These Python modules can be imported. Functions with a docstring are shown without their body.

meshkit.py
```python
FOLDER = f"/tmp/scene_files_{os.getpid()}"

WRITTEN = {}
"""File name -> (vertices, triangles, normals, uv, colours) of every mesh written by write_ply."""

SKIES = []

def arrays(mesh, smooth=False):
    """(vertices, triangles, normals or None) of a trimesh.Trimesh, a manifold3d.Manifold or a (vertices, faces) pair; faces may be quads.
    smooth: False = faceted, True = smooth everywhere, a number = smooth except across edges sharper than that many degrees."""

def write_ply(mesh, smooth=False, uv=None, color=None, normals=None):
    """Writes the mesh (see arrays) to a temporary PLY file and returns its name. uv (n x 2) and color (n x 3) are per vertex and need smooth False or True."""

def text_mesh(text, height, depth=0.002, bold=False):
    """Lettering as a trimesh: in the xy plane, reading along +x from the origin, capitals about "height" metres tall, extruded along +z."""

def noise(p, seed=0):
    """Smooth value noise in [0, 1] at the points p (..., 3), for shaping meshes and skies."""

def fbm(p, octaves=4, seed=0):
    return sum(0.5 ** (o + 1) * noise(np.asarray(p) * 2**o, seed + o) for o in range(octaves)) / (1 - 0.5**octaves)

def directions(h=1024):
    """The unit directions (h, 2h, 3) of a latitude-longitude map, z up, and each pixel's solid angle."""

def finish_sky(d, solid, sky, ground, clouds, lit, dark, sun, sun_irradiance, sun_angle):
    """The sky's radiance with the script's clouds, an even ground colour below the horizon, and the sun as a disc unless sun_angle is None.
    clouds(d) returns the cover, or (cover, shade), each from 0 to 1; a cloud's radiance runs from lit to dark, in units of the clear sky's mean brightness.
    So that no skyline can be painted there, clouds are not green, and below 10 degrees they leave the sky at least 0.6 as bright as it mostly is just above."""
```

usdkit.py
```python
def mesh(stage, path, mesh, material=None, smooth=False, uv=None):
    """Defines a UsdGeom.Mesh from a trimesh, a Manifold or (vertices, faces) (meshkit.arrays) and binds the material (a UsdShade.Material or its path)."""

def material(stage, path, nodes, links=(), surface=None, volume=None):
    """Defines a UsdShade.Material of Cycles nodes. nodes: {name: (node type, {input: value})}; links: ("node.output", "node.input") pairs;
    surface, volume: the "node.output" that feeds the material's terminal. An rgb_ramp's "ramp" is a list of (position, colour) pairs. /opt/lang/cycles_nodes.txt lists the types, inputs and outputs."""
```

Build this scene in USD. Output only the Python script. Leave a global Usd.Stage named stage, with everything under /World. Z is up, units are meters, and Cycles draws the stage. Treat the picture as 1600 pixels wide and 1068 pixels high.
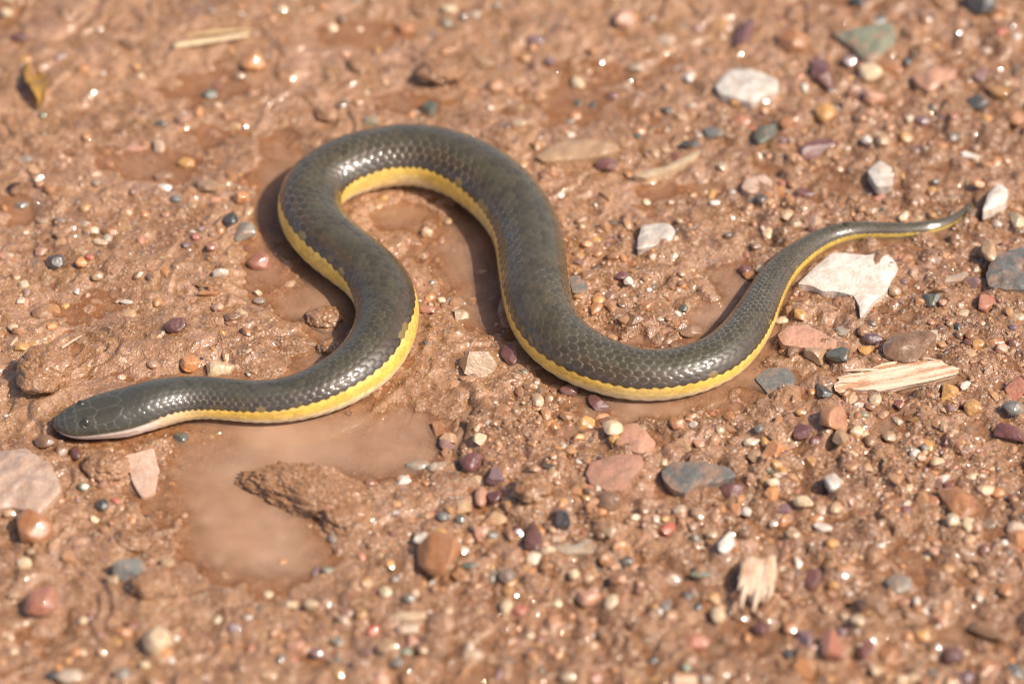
import math, random
import numpy as np, trimesh, usdkit, meshkit
from scipy.interpolate import CubicSpline, PchipInterpolator, RegularGridInterpolator
from scipy.spatial import Delaunay, cKDTree
from shapely.geometry import Polygon, Point
import shapely
from pxr import Usd, UsdGeom, UsdLux, UsdShade, Gf, Sdf, Vt

stage = Usd.Stage.CreateInMemory()
UsdGeom.SetStageUpAxis(stage, UsdGeom.Tokens.z)
UsdGeom.SetStageMetersPerUnit(stage, 1.0)
UsdGeom.Xform.Define(stage, '/World')
UsdGeom.Scope.Define(stage, '/World/Looks')
rng = np.random.default_rng(11)

# ------------------------------------------------------------------ camera, sky, sun, exposure
ELEV, DIST, WIDE = math.radians(42.0), 1.30, 0.280          # looking down 42 degrees; the picture spans 28 cm of ground
EXPOSURE = 0.18
FSTOP = 6.4
SUN_EL, SUN_AZ = math.radians(50.0), math.radians(-24.0)    # from the right, a little towards the viewer
SUN_I, SKY_I = 1.12, 0.145
CP = np.array([0, -DIST * math.cos(ELEV), DIST * math.sin(ELEV)])
FW = np.array([0, math.cos(ELEV), -math.sin(ELEV)])
UP = np.array([0, math.sin(ELEV), math.cos(ELEV)])
cam = UsdGeom.Camera.Define(stage, '/World/camera')
cam.AddTransformOp().Set(Gf.Matrix4d(1, 0, 0, 0, 0, *UP[1:], 0, 0, *(-FW[1:]), 0, *CP, 1))
cam.CreateHorizontalApertureAttr(36.0)
cam.CreateFocalLengthAttr(36.0 * DIST / WIDE)
cam.CreateClippingRangeAttr(Gf.Vec2f(0.05, 60))
cam.CreateFStopAttr(FSTOP)
cam.CreateFocusDistanceAttr(DIST - 0.008)
cam.CreateExposureAttr(EXPOSURE)
SUN = np.array([math.cos(SUN_EL) * math.cos(SUN_AZ), math.cos(SUN_EL) * math.sin(SUN_AZ), math.sin(SUN_EL)])
dome = UsdLux.DomeLight.Define(stage, '/World/sky')
usdkit.material(stage, '/World/Looks/sky', {
    's': ('sky_texture', dict(sky_type='single_scattering', sun_disc=False, sun_elevation=SUN_EL, sun_rotation=math.atan2(SUN[0], SUN[1]), air_density=.7, aerosol_density=3.0, ozone_density=.4)),
    'b': ('background_shader', dict(strength=SKY_I))}, [('s.color', 'b.color')], surface='b.background')
UsdShade.MaterialBindingAPI.Apply(dome.GetPrim()).Bind(UsdShade.Material.Get(stage, '/World/Looks/sky'))
dome.GetPrim().SetCustomDataByKey('kind', 'structure')
sun = UsdLux.DistantLight.Define(stage, '/World/sun')
sun.CreateIntensityAttr(SUN_I); sun.CreateAngleAttr(0.5); sun.CreateNormalizeAttr(True)
sun.CreateColorAttr(Gf.Vec3f(1.0, 0.935, 0.83))
zx = SUN; xx = np.cross([0, 0, 1.0], zx); xx /= np.linalg.norm(xx); yx = np.cross(zx, xx)
sun.AddTransformOp().Set(Gf.Matrix4d(*xx, 0, *yx, 0, *zx, 0, 0, 0, 1, 1))

# ------------------------------------------------------------------ helpers
MM = 0.001
PX = WIDE / 1600                                             # one photograph pixel on the ground, sideways

def ground_at(x, y, z=0.0):
    """The point at height z that the photograph shows at (x, y)."""
    x, y, z = np.broadcast_arrays(*(np.asarray(q, float) for q in (x, y, z)))
    k = WIDE / 1600 / DIST
    d = FW + ((x - 800) * k)[..., None] * np.array([1.0, 0, 0]) + ((534 - y) * k)[..., None] * UP
    t = (z - CP[2]) / d[..., 2]
    return CP + d * t[..., None]

def seen_at(p):
    q = np.asarray(p, float) - CP
    w = q @ FW
    k = WIDE / 1600 / DIST
    return np.stack([800 + q[..., 0] / w / k, 534 - (q @ UP) / w / k], -1)

def noise2(x, y, scale, seed=0, octaves=3, turn=0.6):
    c, s = math.cos(turn + seed), math.sin(turn + seed)
    p = np.stack([(c * x - s * y) / scale + 31.7 * seed, (s * x + c * y) / scale - 17.3 * seed, np.full_like(x, seed * 3.37)], -1)
    return meshkit.fbm(p, octaves, seed)

def smoothstep(a, b, x):
    t = np.clip((x - a) / (b - a), 0, 1)
    return t * t * (3 - 2 * t)

names = {}
def numbered(name):
    n = names.get(name, 0); names[name] = n + 1
    return name if n == 0 else f'{name}_{n:03d}'

def tag(prim, label=None, category=None, group=None, kind=None):
    for k, v in (('label', label), ('category', category), ('group', group), ('kind', kind)):
        if v: prim.SetCustomDataByKey(k, v)

def put(name, mesh, look, parent='/World', at=None, col=None, smooth=True, extra=None):
    path = f'{parent}/{numbered(name) if parent == "/World" else name}'
    m = usdkit.mesh(stage, path, mesh, '/World/Looks/' + look, smooth=smooth)
    api = UsdGeom.PrimvarsAPI(m)
    if col is not None:
        api.CreatePrimvar('col', Sdf.ValueTypeNames.Color3fArray, 'vertex').Set(Vt.Vec3fArray.FromNumpy(np.asarray(col, np.float32)))
    for k, v in (extra or {}).items():
        api.CreatePrimvar(k, Sdf.ValueTypeNames.FloatArray, 'vertex').Set(Vt.FloatArray.FromNumpy(np.asarray(v, np.float32)))
    if at is not None: m.AddTranslateOp().Set(Gf.Vec3d(*map(float, at)))
    return m.GetPrim()

# ------------------------------------------------------------------ looks
MUD, OCHRE, DARK, SILT = (np.array(c) for c in ((0.335, 0.167, 0.080), (0.25, 0.114, 0.035), (0.140, 0.060, 0.022), (0.40, 0.213, 0.126)))

def mud_look(name, c_lo, c_hi, bump, fleck):
  usdkit.material(stage, '/World/Looks/' + name, {
    'a': ('attribute', dict(attribute='col')),
    'g': ('geometry', {}),
    'v': ('voronoi_texture', dict(scale=1500.0)),
    'vs': ('separate_color', {}),
    'vr': ('rgb_ramp', dict(interpolate=False, ramp=[(0, (.36, .20, .11)), (.55, (.50, .32, .20)), (.68, (.25, .13, .06)), (.78, (.40, .19, .08)), (.86, (.16, .12, .11)), (.92, (.62, .47, .34)), (.97, (.34, .13, .09))])),
    'vm': ('math', dict(math_type='multiply', value2=fleck)),
    'gt': ('math', dict(math_type='greater_than', value2=0.35)),
    'm': ('mix', dict(mix_type='mix')),
    'n': ('noise_texture', dict(scale=900.0, detail=4.0, roughness=.65)),
    'n2': ('noise_texture', dict(scale=160.0, detail=3.0)),
    'rr': ('map_range', dict(from_min=.35, from_max=.65, to_min=.22, to_max=.6)),
    'cw': ('map_range', dict(from_min=.4, from_max=.62, to_min=c_hi, to_max=c_lo)),
    'ad': ('math', dict(math_type='multiply_add', value2=0.5)),
    'b': ('bump', dict(strength=bump, distance=0.0005)),
    'p': ('principled_bsdf', dict(specular_ior_level=.5, coat_roughness=.07, coat_ior=1.33)),
}, [('g.position', 'v.vector'), ('g.position', 'n.vector'), ('g.position', 'n2.vector'), ('v.color', 'vs.color'), ('vs.r', 'vr.fac'), ('vs.g', 'gt.value1'), ('gt.value', 'vm.value1'),
    ('vm.value', 'm.fac'), ('a.color', 'm.color1'), ('vr.color', 'm.color2'), ('m.color', 'p.base_color'), ('n2.fac', 'rr.value'), ('rr.result', 'p.roughness'), ('n2.fac', 'cw.value'), ('cw.result', 'p.coat_weight'),
    ('v.distance', 'ad.value1'), ('n.fac', 'ad.value3'), ('ad.value', 'b.height'), ('b.normal', 'p.normal')], surface='p.BSDF')
mud_look('mud', .2, 1.0, .75, .5)
mud_look('wet_mud', .6, 1.0, .8, .5)

def water_look(name, silt, rough):
    usdkit.material(stage, '/World/Looks/' + name, {
        'a': ('attribute', dict(attribute='turb')), 'g': ('geometry', {}),
        'n': ('noise_texture', dict(scale=90.0, detail=2.0)), 'b': ('bump', dict(strength=.12, distance=.0012)),
        'n2': ('noise_texture', dict(scale=38.0, detail=4.0, distortion=1.0)), 'nr': ('map_range', dict(from_min=.35, from_max=.65, clamp=True)), 'cm': ('mix', dict(color1=tuple(silt), color2=tuple(np.array(silt) * np.array([.90, .83, .76])))),
        't': ('transparent_bsdf', dict(color=(.88, .785, .66))), 'gl': ('glossy_bsdf', dict(color=(1, 1, 1), roughness=rough)), 'f': ('fresnel', dict(IOR=1.33)),
        'x': ('mix_closure', {}), 'p': ('principled_bsdf', dict(roughness=rough, ior=1.33)), 'y': ('mix_closure', {})},
        [('g.position', 'n.vector'), ('g.position', 'n2.vector'), ('n.fac', 'b.height'), ('b.normal', 'gl.normal'), ('b.normal', 'p.normal'), ('n2.fac', 'nr.value'), ('nr.result', 'cm.fac'), ('cm.color', 'p.base_color'),
         ('f.fac', 'x.fac'), ('t.BSDF', 'x.closure1'), ('gl.BSDF', 'x.closure2'), ('a.fac', 'y.fac'), ('x.closure', 'y.closure1'), ('p.BSDF', 'y.closure2')], surface='y.closure')
water_look('water', (.425, .257, .165), .03)

def stone_look(key, c1, c2, spots=None, mud=.35, coat=.9, scale=520.0, rough=.4):
    spots = spots or c2
    usdkit.material(stage, f'/World/Looks/stone_{key}', {
        't': ('texture_coordinate', {}), 'o': ('object_info', {}),
        'n': ('noise_texture', dict(scale=scale, detail=5.0, roughness=.6, distortion=.6)), 'r': ('map_range', dict(from_min=.36, from_max=.64, clamp=True)),
        'c': ('mix', dict(color1=tuple(c1), color2=tuple(c2))),
        'n2': ('noise_texture', dict(scale=scale * 3.2, detail=3.0)), 'r2': ('map_range', dict(from_min=.6, from_max=.68, to_max=.75, clamp=True)),
        'c2': ('mix', dict(color2=tuple(spots))),
        'n3': ('noise_texture', dict(scale=180.0, detail=5.0, roughness=.7)), 'r3': ('map_range', dict(from_min=.47, from_max=.60, to_max=mud, clamp=True)),
        'c3': ('mix', dict(color2=(.36, .20, .12))),
        'hv': ('map_range', dict(to_min=.78, to_max=1.2)), 'h': ('hsv', {}),
        'g': ('geometry', {}),
        'bn': ('noise_texture', dict(scale=1100.0, detail=4.0)), 'b': ('bump', dict(strength=.6, distance=.0005)),
        'p': ('principled_bsdf', dict(roughness=rough, coat_weight=coat, coat_roughness=.05, coat_ior=1.5))},
        [('t.object', 'n.vector'), ('t.object', 'n2.vector'), ('g.position', 'n3.vector'), ('t.object', 'bn.vector'), ('n.fac', 'r.value'), ('r.result', 'c.fac'), ('n2.fac', 'r2.value'), ('r2.result', 'c2.fac'), ('c.color', 'c2.color1'),
         ('n3.fac', 'r3.value'), ('r3.result', 'c3.fac'), ('c2.color', 'c3.color1'), ('o.random', 'hv.value'), ('hv.result', 'h.value'), ('c3.color', 'h.color'), ('h.color', 'p.base_color'),
         ('bn.fac', 'b.height'), ('b.normal', 'p.normal')], surface='p.BSDF')

STONES = {   # colour word: two tones, spots
    'white': ((.70, .64, .55), (.62, .50, .39), (.50, .27, .12)), 'cream': ((.60, .45, .28), (.54, .36, .19), (.62, .50, .35)),
    'tan': ((.45, .28, .15), (.36, .21, .105), (.52, .36, .22)), 'amber': ((.50, .26, .08), (.40, .18, .05), (.56, .36, .16)),
    'orange': ((.52, .23, .085), (.43, .17, .06), (.56, .32, .16)), 'rust': ((.38, .16, .055), (.28, .105, .04), (.44, .22, .09)),
    'brown': ((.26, .135, .065), (.19, .095, .045), (.32, .19, .10)), 'red': ((.48, .13, .075), (.38, .095, .055), (.50, .22, .14)),
    'brick': ((.40, .15, .085), (.32, .11, .06), (.44, .22, .14)), 'pink': ((.54, .27, .17), (.47, .22, .125), (.60, .38, .27)),
    'pale pink': ((.60, .42, .31), (.52, .31, .20), (.66, .55, .44)),
    'maroon': ((.155, .055, .042), (.11, .042, .034), (.24, .10, .08)), 'purple': ((.19, .105, .10), (.14, .08, .08), (.27, .155, .14)),
    'grey': ((.27, .215, .155), (.21, .17, .125), (.36, .29, .21)), 'pale grey': ((.50, .39, .28), (.43, .30, .19), (.56, .46, .35)),
    'blue grey': ((.175, .162, .132), (.12, .112, .095), (.27, .235, .19)), 'black': ((.055, .05, .042), (.035, .033, .030), (.12, .11, .09)),
    'green': ((.21, .215, .135), (.16, .165, .105), (.30, .29, .20)), 'dark green': ((.10, .10, .066), (.07, .07, .05), (.19, .18, .13)),
}
for k, (a, b, c) in STONES.items():
    stone_look(k.replace(' ', '_'), a, b, c, mud=.75 if k in ('pink', 'green', 'pale grey', 'grey', 'blue grey') else .18 if k in ('maroon', 'purple', 'black', 'dark green', 'orange', 'amber') else .4)
stone_look('wood', (.74, .50, .30), (.66, .40, .20), mud=.0, coat=.1, rough=.55)

usdkit.material(stage, '/World/Looks/gravel', {
    'a': ('attribute', dict(attribute='col')), 'g': ('geometry', {}), 'bn': ('noise_texture', dict(scale=1500.0, detail=3.0)), 'b': ('bump', dict(strength=.4, distance=.0003)),
    'p': ('principled_bsdf', dict(roughness=.35, coat_weight=.85, coat_roughness=.06, coat_ior=1.4))},
    [('a.color', 'p.base_color'), ('g.position', 'bn.vector'), ('bn.fac', 'b.height'), ('b.normal', 'p.normal')], surface='p.BSDF')
usdkit.material(stage, '/World/Looks/wood', {
    'a': ('attribute', dict(attribute='col')), 'p': ('principled_bsdf', dict(roughness=.6, specular_ior_level=.4, coat_weight=.08, coat_roughness=.2))},
    [('a.color', 'p.base_color')], surface='p.BSDF')
usdkit.material(stage, '/World/Looks/snake_skin', {
    'a': ('attribute', dict(attribute='col')), 'g': ('geometry', {}), 'n': ('noise_texture', dict(scale=700.0, detail=3.0)), 'c': ('mix', dict(mix_type='multiply', fac=.35)),
    'rp': ('rgb_ramp', dict(ramp=[(.3, (.6, .58, .55)), (.7, (1, 1, 1))])),
    'n2': ('noise_texture', dict(scale=110.0, detail=3.0)), 'r': ('map_range', dict(from_min=.35, from_max=.7, to_min=.34, to_max=.55)), 'cw': ('map_range', dict(from_min=.42, from_max=.56, to_min=.7, to_max=1.0)),
    'b': ('bump', dict(strength=.12, distance=.0003)),
    'p': ('principled_bsdf', dict(coat_roughness=.075, coat_ior=1.52, specular_ior_level=.4))},
    [('g.position', 'n.vector'), ('n.fac', 'rp.fac'), ('a.color', 'c.color1'), ('rp.color', 'c.color2'), ('c.color', 'p.base_color'), ('g.position', 'n2.vector'), ('n2.fac', 'r.value'), ('r.result', 'p.roughness'),
     ('n2.fac', 'cw.value'), ('cw.result', 'p.coat_weight'), ('n.fac', 'b.height'), ('b.normal', 'p.normal')], surface='p.BSDF')
usdkit.material(stage, '/World/Looks/eye', {'p': ('principled_bsdf', dict(base_color=(.030, .024, .012), roughness=.12, coat_weight=1.0, coat_roughness=.03))}, [], surface='p.BSDF')
usdkit.material(stage, '/World/Looks/eye_rim', {'p': ('principled_bsdf', dict(base_color=(.050, .042, .025), roughness=.25, coat_weight=1.0, coat_roughness=.05))}, [], surface='p.BSDF')
usdkit.material(stage, '/World/Looks/clear_drop', {
    't': ('transparent_bsdf', dict(color=(.96, .95, .93))), 'gl': ('glossy_bsdf', dict(color=(1, 1, 1), roughness=.02)), 'f': ('fresnel', dict(IOR=1.4)), 'x': ('mix_closure', {})},
    [('f.fac', 'x.fac'), ('t.BSDF', 'x.closure1'), ('gl.BSDF', 'x.closure2')], surface='x.closure')
usdkit.material(stage, '/World/Looks/leaf', {
    't': ('texture_coordinate', {}), 'n': ('noise_texture', dict(scale=300.0, detail=4.0)), 'r': ('rgb_ramp', dict(ramp=[(.3, (.28, .14, .03)), (.65, (.56, .31, .06))])),
    'p': ('principled_bsdf', dict(roughness=.35, coat_weight=.6, coat_roughness=.08)), 'tr': ('translucent_bsdf', {}), 'm': ('mix_closure', dict(fac=.25))},
    [('t.object', 'n.vector'), ('n.fac', 'r.fac'), ('r.color', 'p.base_color'), ('r.color', 'tr.color'), ('p.BSDF', 'm.closure1'), ('tr.BSDF', 'm.closure2')], surface='m.closure')

# ------------------------------------------------------------------ the snake's course (photograph pixels: x, y, half width)
COURSE = [(84, 661.5, 3), (86, 661.5, 10), (90, 661, 14.5), (95, 660.5, 18.5), (109, 659, 27), (132, 655.5, 34), (160, 650, 39), (190, 645, 41.5), (222, 637, 40.5), (250, 629.5, 39.5), (300, 622, 35.5), (350, 624, 34), (400, 628, 34), (450, 624, 36.5), (508, 606, 41), (562, 573, 46),
          (600, 517, 48), (603, 470, 48), (585, 436, 48), (545, 402, 49), (510, 372, 50), (490, 345, 49.5), (484, 315, 48.5), (499, 287, 50), (537, 263, 53), (585, 249, 53), (641, 243.5, 53), (700, 253, 56), (752, 278, 57), (793, 314, 56),
          (818, 352, 54), (832, 410, 53.5), (840, 468, 52.5), (856, 510, 51), (891, 546, 49), (945, 573, 45.5), (1005, 586, 43), (1066, 581, 41.5), (1121, 560, 40), (1155, 530, 37.5), (1178, 496, 33), (1198, 457, 28), (1225, 418, 24), (1257, 391, 20.5),
          (1295, 370, 18), (1335, 361, 15.5), (1400, 360, 13.4), (1452, 355, 11.8), (1488, 343, 9.8), (1506, 331, 7.4), (1513, 325, 5.2), (1517, 321, 1.5)]
C = np.array(COURSE, float)
RAD = C[:, 2] * PX * 1.03
def sits(R): return .0003 + .58 * R
RZ = RAD.copy(); RZ[:8] = RAD[8] * .92                       # the head is held level
P3 = ground_at(C[:, 0], C[:, 1], sits(RZ) + .04 * RZ)
chord = np.r_[0, np.cumsum(np.linalg.norm(np.diff(P3[:, :2], axis=0), axis=1))]
path_x, path_y = CubicSpline(chord, P3[:, 0]), CubicSpline(chord, P3[:, 1])
path_r = PchipInterpolator(chord, RAD); path_rz = PchipInterpolator(chord, RZ)
S = np.r_[np.linspace(0, chord[8], 150)[:-1], np.arange(chord[8], chord[-1], .00033), chord[-1]]
axis = np.stack([path_x(S), path_y(S)], -1)
RS = path_r(S)
RS = RS + smoothstep(chord[9], chord[12], S) * (np.convolve(np.pad(RS, 40, mode='edge'), np.ones(81) / 81, 'same')[40:-40] - RS)
tang = np.stack([path_x(S, 1), path_y(S, 1)], -1); tang /= np.linalg.norm(tang, axis=1, keepdims=True)
axis_tree = cKDTree(axis)

# ------------------------------------------------------------------ the ground as one sheet
def steps(a, b, fine, reach):
    mid = list(np.arange(a, b, fine)); st, lo, hi = fine, mid[0], mid[-1]
    out_lo, out_hi = [], []
    while hi < reach:
        st = min(st * 1.2, .005 if hi - mid[-1] < .16 else .5); hi += st; lo -= st; out_hi.append(hi); out_lo.append(lo)
    return np.array(out_lo[::-1] + mid + out_hi)
GX, GY = steps(-.156, .156, .00044, 6.0), steps(-.146, .168, .00054, 6.0)
HOLLOWS = [  # px x, y, radii, depth mm, how smooth: where water stands
    (470, 690, 180, 72, 3.4), (420, 840, 135, 90, 3.2), (345, 770, 60, 90, 2.6), (640, 690, 60, 44, 1.8), (610, 705, 70, 45, 1.8), (330, 700, 70, 30, 1.0), (425, 310, 50, 100, 1.8), (420, 430, 45, 60, 1.4), (735, 385, 50, 75, 2.2), (760, 470, 36, 50, 2.2), (620, 330, 60, 30, 1.2),
    (500, 470, 50, 70, 2.4), (520, 565, 60, 40, 2.0), (300, 590, 160, 20, .8), (1150, 445, 60, 34, 1.7), (1120, 495, 60, 24, 1.6), (1430, 605, 85, 14, 1.2), (1010, 640, 120, 14, 1.4), (1215, 600, 50, 24, 1.3), (730, 665, 9, 46, 3.2), (30, 320, 50, 40, 1.4),
    (560, 60, 90, 40, .9), (230, 250, 120, 40, .9), (330, 130, 90, 40, .8), (900, 170, 80, 40, .8), (1050, 300, 90, 20, .8), (650, 160, 80, 24, 1.0), (120, 480, 110, 40, .7)]
RISES = [(795, 665, 70, 50, 2.4), (75, 600, 50, 40, 1.2), (545, 825, 90, 40, 2.2), (560, 880, 130, 40, .9), (690, 130, 44, 26, 1.8), (880, 60, 60, 40, 1.4), (240, 930, 70, 40, 1.6), (870, 720, 60, 30, 1.0), (250, 560, 120, 16, .7), (840, 780, 50, 30, 1.4), (620, 790, 60, 24, 1.0)]

def fine_here(x, y):
    """1 where the mud is modelled grain by grain, 0 well outside it."""
    return smoothstep(.022, 0, np.maximum.reduce([np.abs(x) - .156, y - .168, -.146 - y, 0 * x]))

def height(x, y):
    """Height of the mud (before the snake presses into it), and how smooth and silty it lies."""
    pix = seen_at(np.stack([x, y, np.zeros_like(x)], -1))
    u, v = pix[..., 0], pix[..., 1]
    gravelly = smoothstep(-120, 330, (u - 800) + .75 * (v - 560))
    far = smoothstep(.3, .6, np.hypot(x, y))
    big = (noise2(x, y, .045, 1, 2) - .5) * 4.2 * MM
    mid = (noise2(x, y, .016, 2, 3) - .5) * 4.4 * MM
    n = noise2(x, y, .021, 5, 3) * 7 + (noise2(x, y, .006, 6, 2) - .5) * 1.2
    fr = n - np.floor(n)
    terr = (np.floor(n) + smoothstep(.35, .62, fr) - n * .72) * .9 * MM
    small = (noise2(x, y, .0052, 3, 3) - .5) * 2.5 * MM
    crumb = (noise2(x, y, .0016, 4, 3) - .5) * .95 * MM
    pits = -np.clip(noise2(x, y, .0045, 8, 2) - .56, 0, 1) * 9.0 * MM
    fd = fine_here(x, y); terr, small, crumb, pits, mid = terr * fd, small * fd, crumb * fd, pits * fd, mid * (.35 + .65 * fd)
    h = -.0 * MM + gravelly * 1.2 * MM + big + mid * (.75 + .25 * gravelly) + terr * (1.5 - .8 * gravelly) - .2 * MM
    wet = np.zeros_like(x)
    u0, v0 = u, v
    u = u + 90 * (noise2(x, y, .013, 71, 3) - .5); v = v + 60 * (noise2(x, y, .013, 72, 3) - .5)
    for (a, b, rx, ry, d) in HOLLOWS:
        w = np.exp(-(((u - a) / rx) ** 2 + ((v - b) / ry) ** 2) ** 1.3)
        h = h * (1 - .85 * np.minimum(w, 1)) - d * MM * w; wet = np.maximum(wet, w)
    u, v = u0, v0
    for (a, b, rx, ry, d) in RISES:
        h = h + d * MM * np.exp(-(((u - a) / rx) ** 2 + ((v - b) / ry) ** 2) ** 1.6)
    rough = np.clip(.45 + .55 * gravelly, 0, 1) * (1 - .6 * wet)
    smooth_mud = smoothstep(420, 150, v) * (1 - gravelly)
    r_ = np.random.default_rng(77)
    bx, by, br = r_.uniform(-.2, .2, 4200), r_.uniform(-.19, .21, 4200), .0012 + .0042 * r_.random(4200) ** 2.4
    hump = np.zeros_like(h)
    dd, ii = cKDTree(np.c_[bx, by]).query(np.c_[x.ravel(), y.ravel()], k=3)
    wob = .7 + .6 * noise2(x, y, .003, 9, 2)
    for j in range(3):
        rj = br[ii[:, j]].reshape(x.shape)
        hump = np.maximum(hump, rj * .5 * np.sqrt(np.clip(1 - (dd[:, j].reshape(x.shape) / rj * wob) ** 2, 0, 1)))
    h = h + fd * hump * (1 - .8 * wet) * (.25 + .75 * gravelly) - .25 * MM * gravelly
    h = h + small * (.55 + .45 * rough) + (crumb * (1 - .6 * smooth_mud) + pits * .6) * rough
    return h, gravelly, wet

XX, YY = np.meshgrid(GX, GY, indexing='xy')
near = np.hypot(XX, YY) < .6
HH = np.zeros_like(XX); GV = np.ones_like(XX); WT = np.zeros_like(XX)
hh, gv, wt = height(XX[near], YY[near])
HH[near], GV[near], WT[near] = hh, gv, wt
outer = ~near
HH[outer] = (noise2(XX[outer], YY[outer], .045, 1, 2) - .5) * 4.2 * MM + .8 * MM
# the body lies in the mud: flatten along its course and keep the mud out of it
band = near & (np.hypot(XX, YY) < .32)
d, ix = axis_tree.query(np.stack([XX[band], YY[band]], -1))
r = RS[ix]; z = HH[band]
wetb = WT[band]; side = smoothstep(1.55, 1.0, d / np.maximum(r, 1e-4)) * (1 - .9 * wetb)
z = z * (1 - .7 * side) + (-.25 * MM) * .7 * side
under = sits(r) - .74 * r * np.sqrt(np.clip(1 - (d / np.maximum(r, 1e-5)) ** 2, 0, 1)) - .25 * MM
z = np.where(d < r * .96, np.minimum(z, under), z)
z = z + (.25 + 1.1 * noise2(XX[band], YY[band], .006, 62, 2)) * .75 * MM * np.exp(-((d / np.maximum(r, .0012) - 1.32) / .17) ** 2) * np.clip(r / .006, 0, 1) * (1 - wetb)
HH[band] = z
ground_z = RegularGridInterpolator((GY, GX), HH)
def gz(x, y): return float(ground_z([[y, x]])[0])

def mud_colour(x, y, gravelly, wet):
    a, b, c = noise2(x, y, .011, 21, 4), noise2(x, y, .0042, 22, 3), noise2(x, y, .0019, 23, 3)
    fd = fine_here(x, y); b, c = .5 + (b - .5) * fd - .04 * (1 - fd), .5 + (c - .5) * fd; a = .5 + (a - .5) * fd
    col = MUD + (SILT - MUD) * smoothstep(.45, .68, a)[..., None]
    col = col + (OCHRE - col) * (smoothstep(.47, .60, b) * .85)[..., None]
    col = col + (DARK - col) * (smoothstep(.52, .66, c) * .7)[..., None]
    soak = smoothstep(.50, .60, .5 + (noise2(x, y, .017, 26, 4) - .5) * fd)           # soaked patches
    col = col * (1 - .34 * soak[..., None] * np.array([.8, 1.0, 1.25]))
    col = col + (SILT - col) * (wet * .3)[..., None]
    col = col + (DARK * 1.15 - col) * (gravelly * smoothstep(.42, .62, noise2(x, y, .007, 25, 3)) * .5)[..., None]
    col = col * (1 + .22 * (noise2(x, y, .03, 24, 2) - .5))[..., None]
    return col * (1 - np.array([.12, .15, .18]) * gravelly[..., None])
nx, ny = len(GX), len(GY)
idx = np.arange(nx * ny).reshape(ny, nx)
quads = np.stack([idx[:-1, :-1], idx[:-1, 1:], idx[1:, 1:], idx[1:, :-1]], -1).reshape(-1, 4)
V = np.stack([XX, YY, HH], -1).reshape(-1, 3)
colg = np.broadcast_to(MUD, V.shape).copy()
nr = near.ravel(); colg[nr] = mud_colour(XX[near], YY[near], GV[near], WT[near])
g = put('ground', (V, quads), 'mud', col=colg)
tag(g, 'wet reddish brown mud with crumbly lumps and hollows', 'ground', kind='structure')

# standing water, level, wherever the mud dips below it
W2x, W2y, W2h = XX[::2, ::2], YY[::2, ::2], HH[::2, ::2]
i2 = np.arange(W2x.size).reshape(W2x.shape)
q2 = np.stack([i2[:-1, :-1], i2[:-1, 1:], i2[1:, 1:], i2[1:, :-1]], -1).reshape(-1, 4)
table = .95 * MM * GV[::2, ::2] + .35 * MM * (noise2(W2x, W2y, .05, 61, 2) - .5) * 2
fq = q2[(W2h < table + .3 * MM).ravel()[q2].any(1) & (np.hypot(W2x, W2y) < .30).ravel()[q2].all(1)]
used, inv = np.unique(fq, return_inverse=True)
WV = np.stack([W2x.ravel()[used], W2y.ravel()[used], table.ravel()[used]], -1)
dep = np.clip(table.ravel()[used] - W2h.ravel()[used], 0, 1)
turb = np.clip(.05 + (dep - .1 * MM) / (3.7 * MM), .03, .85) * (.7 + .6 * noise2(WV[:, 0], WV[:, 1], .02, 31, 3))
wp = put('water', (WV, inv.reshape(-1, 4)), 'water', extra={'turb': np.clip(turb, 0, .93)})
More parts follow.
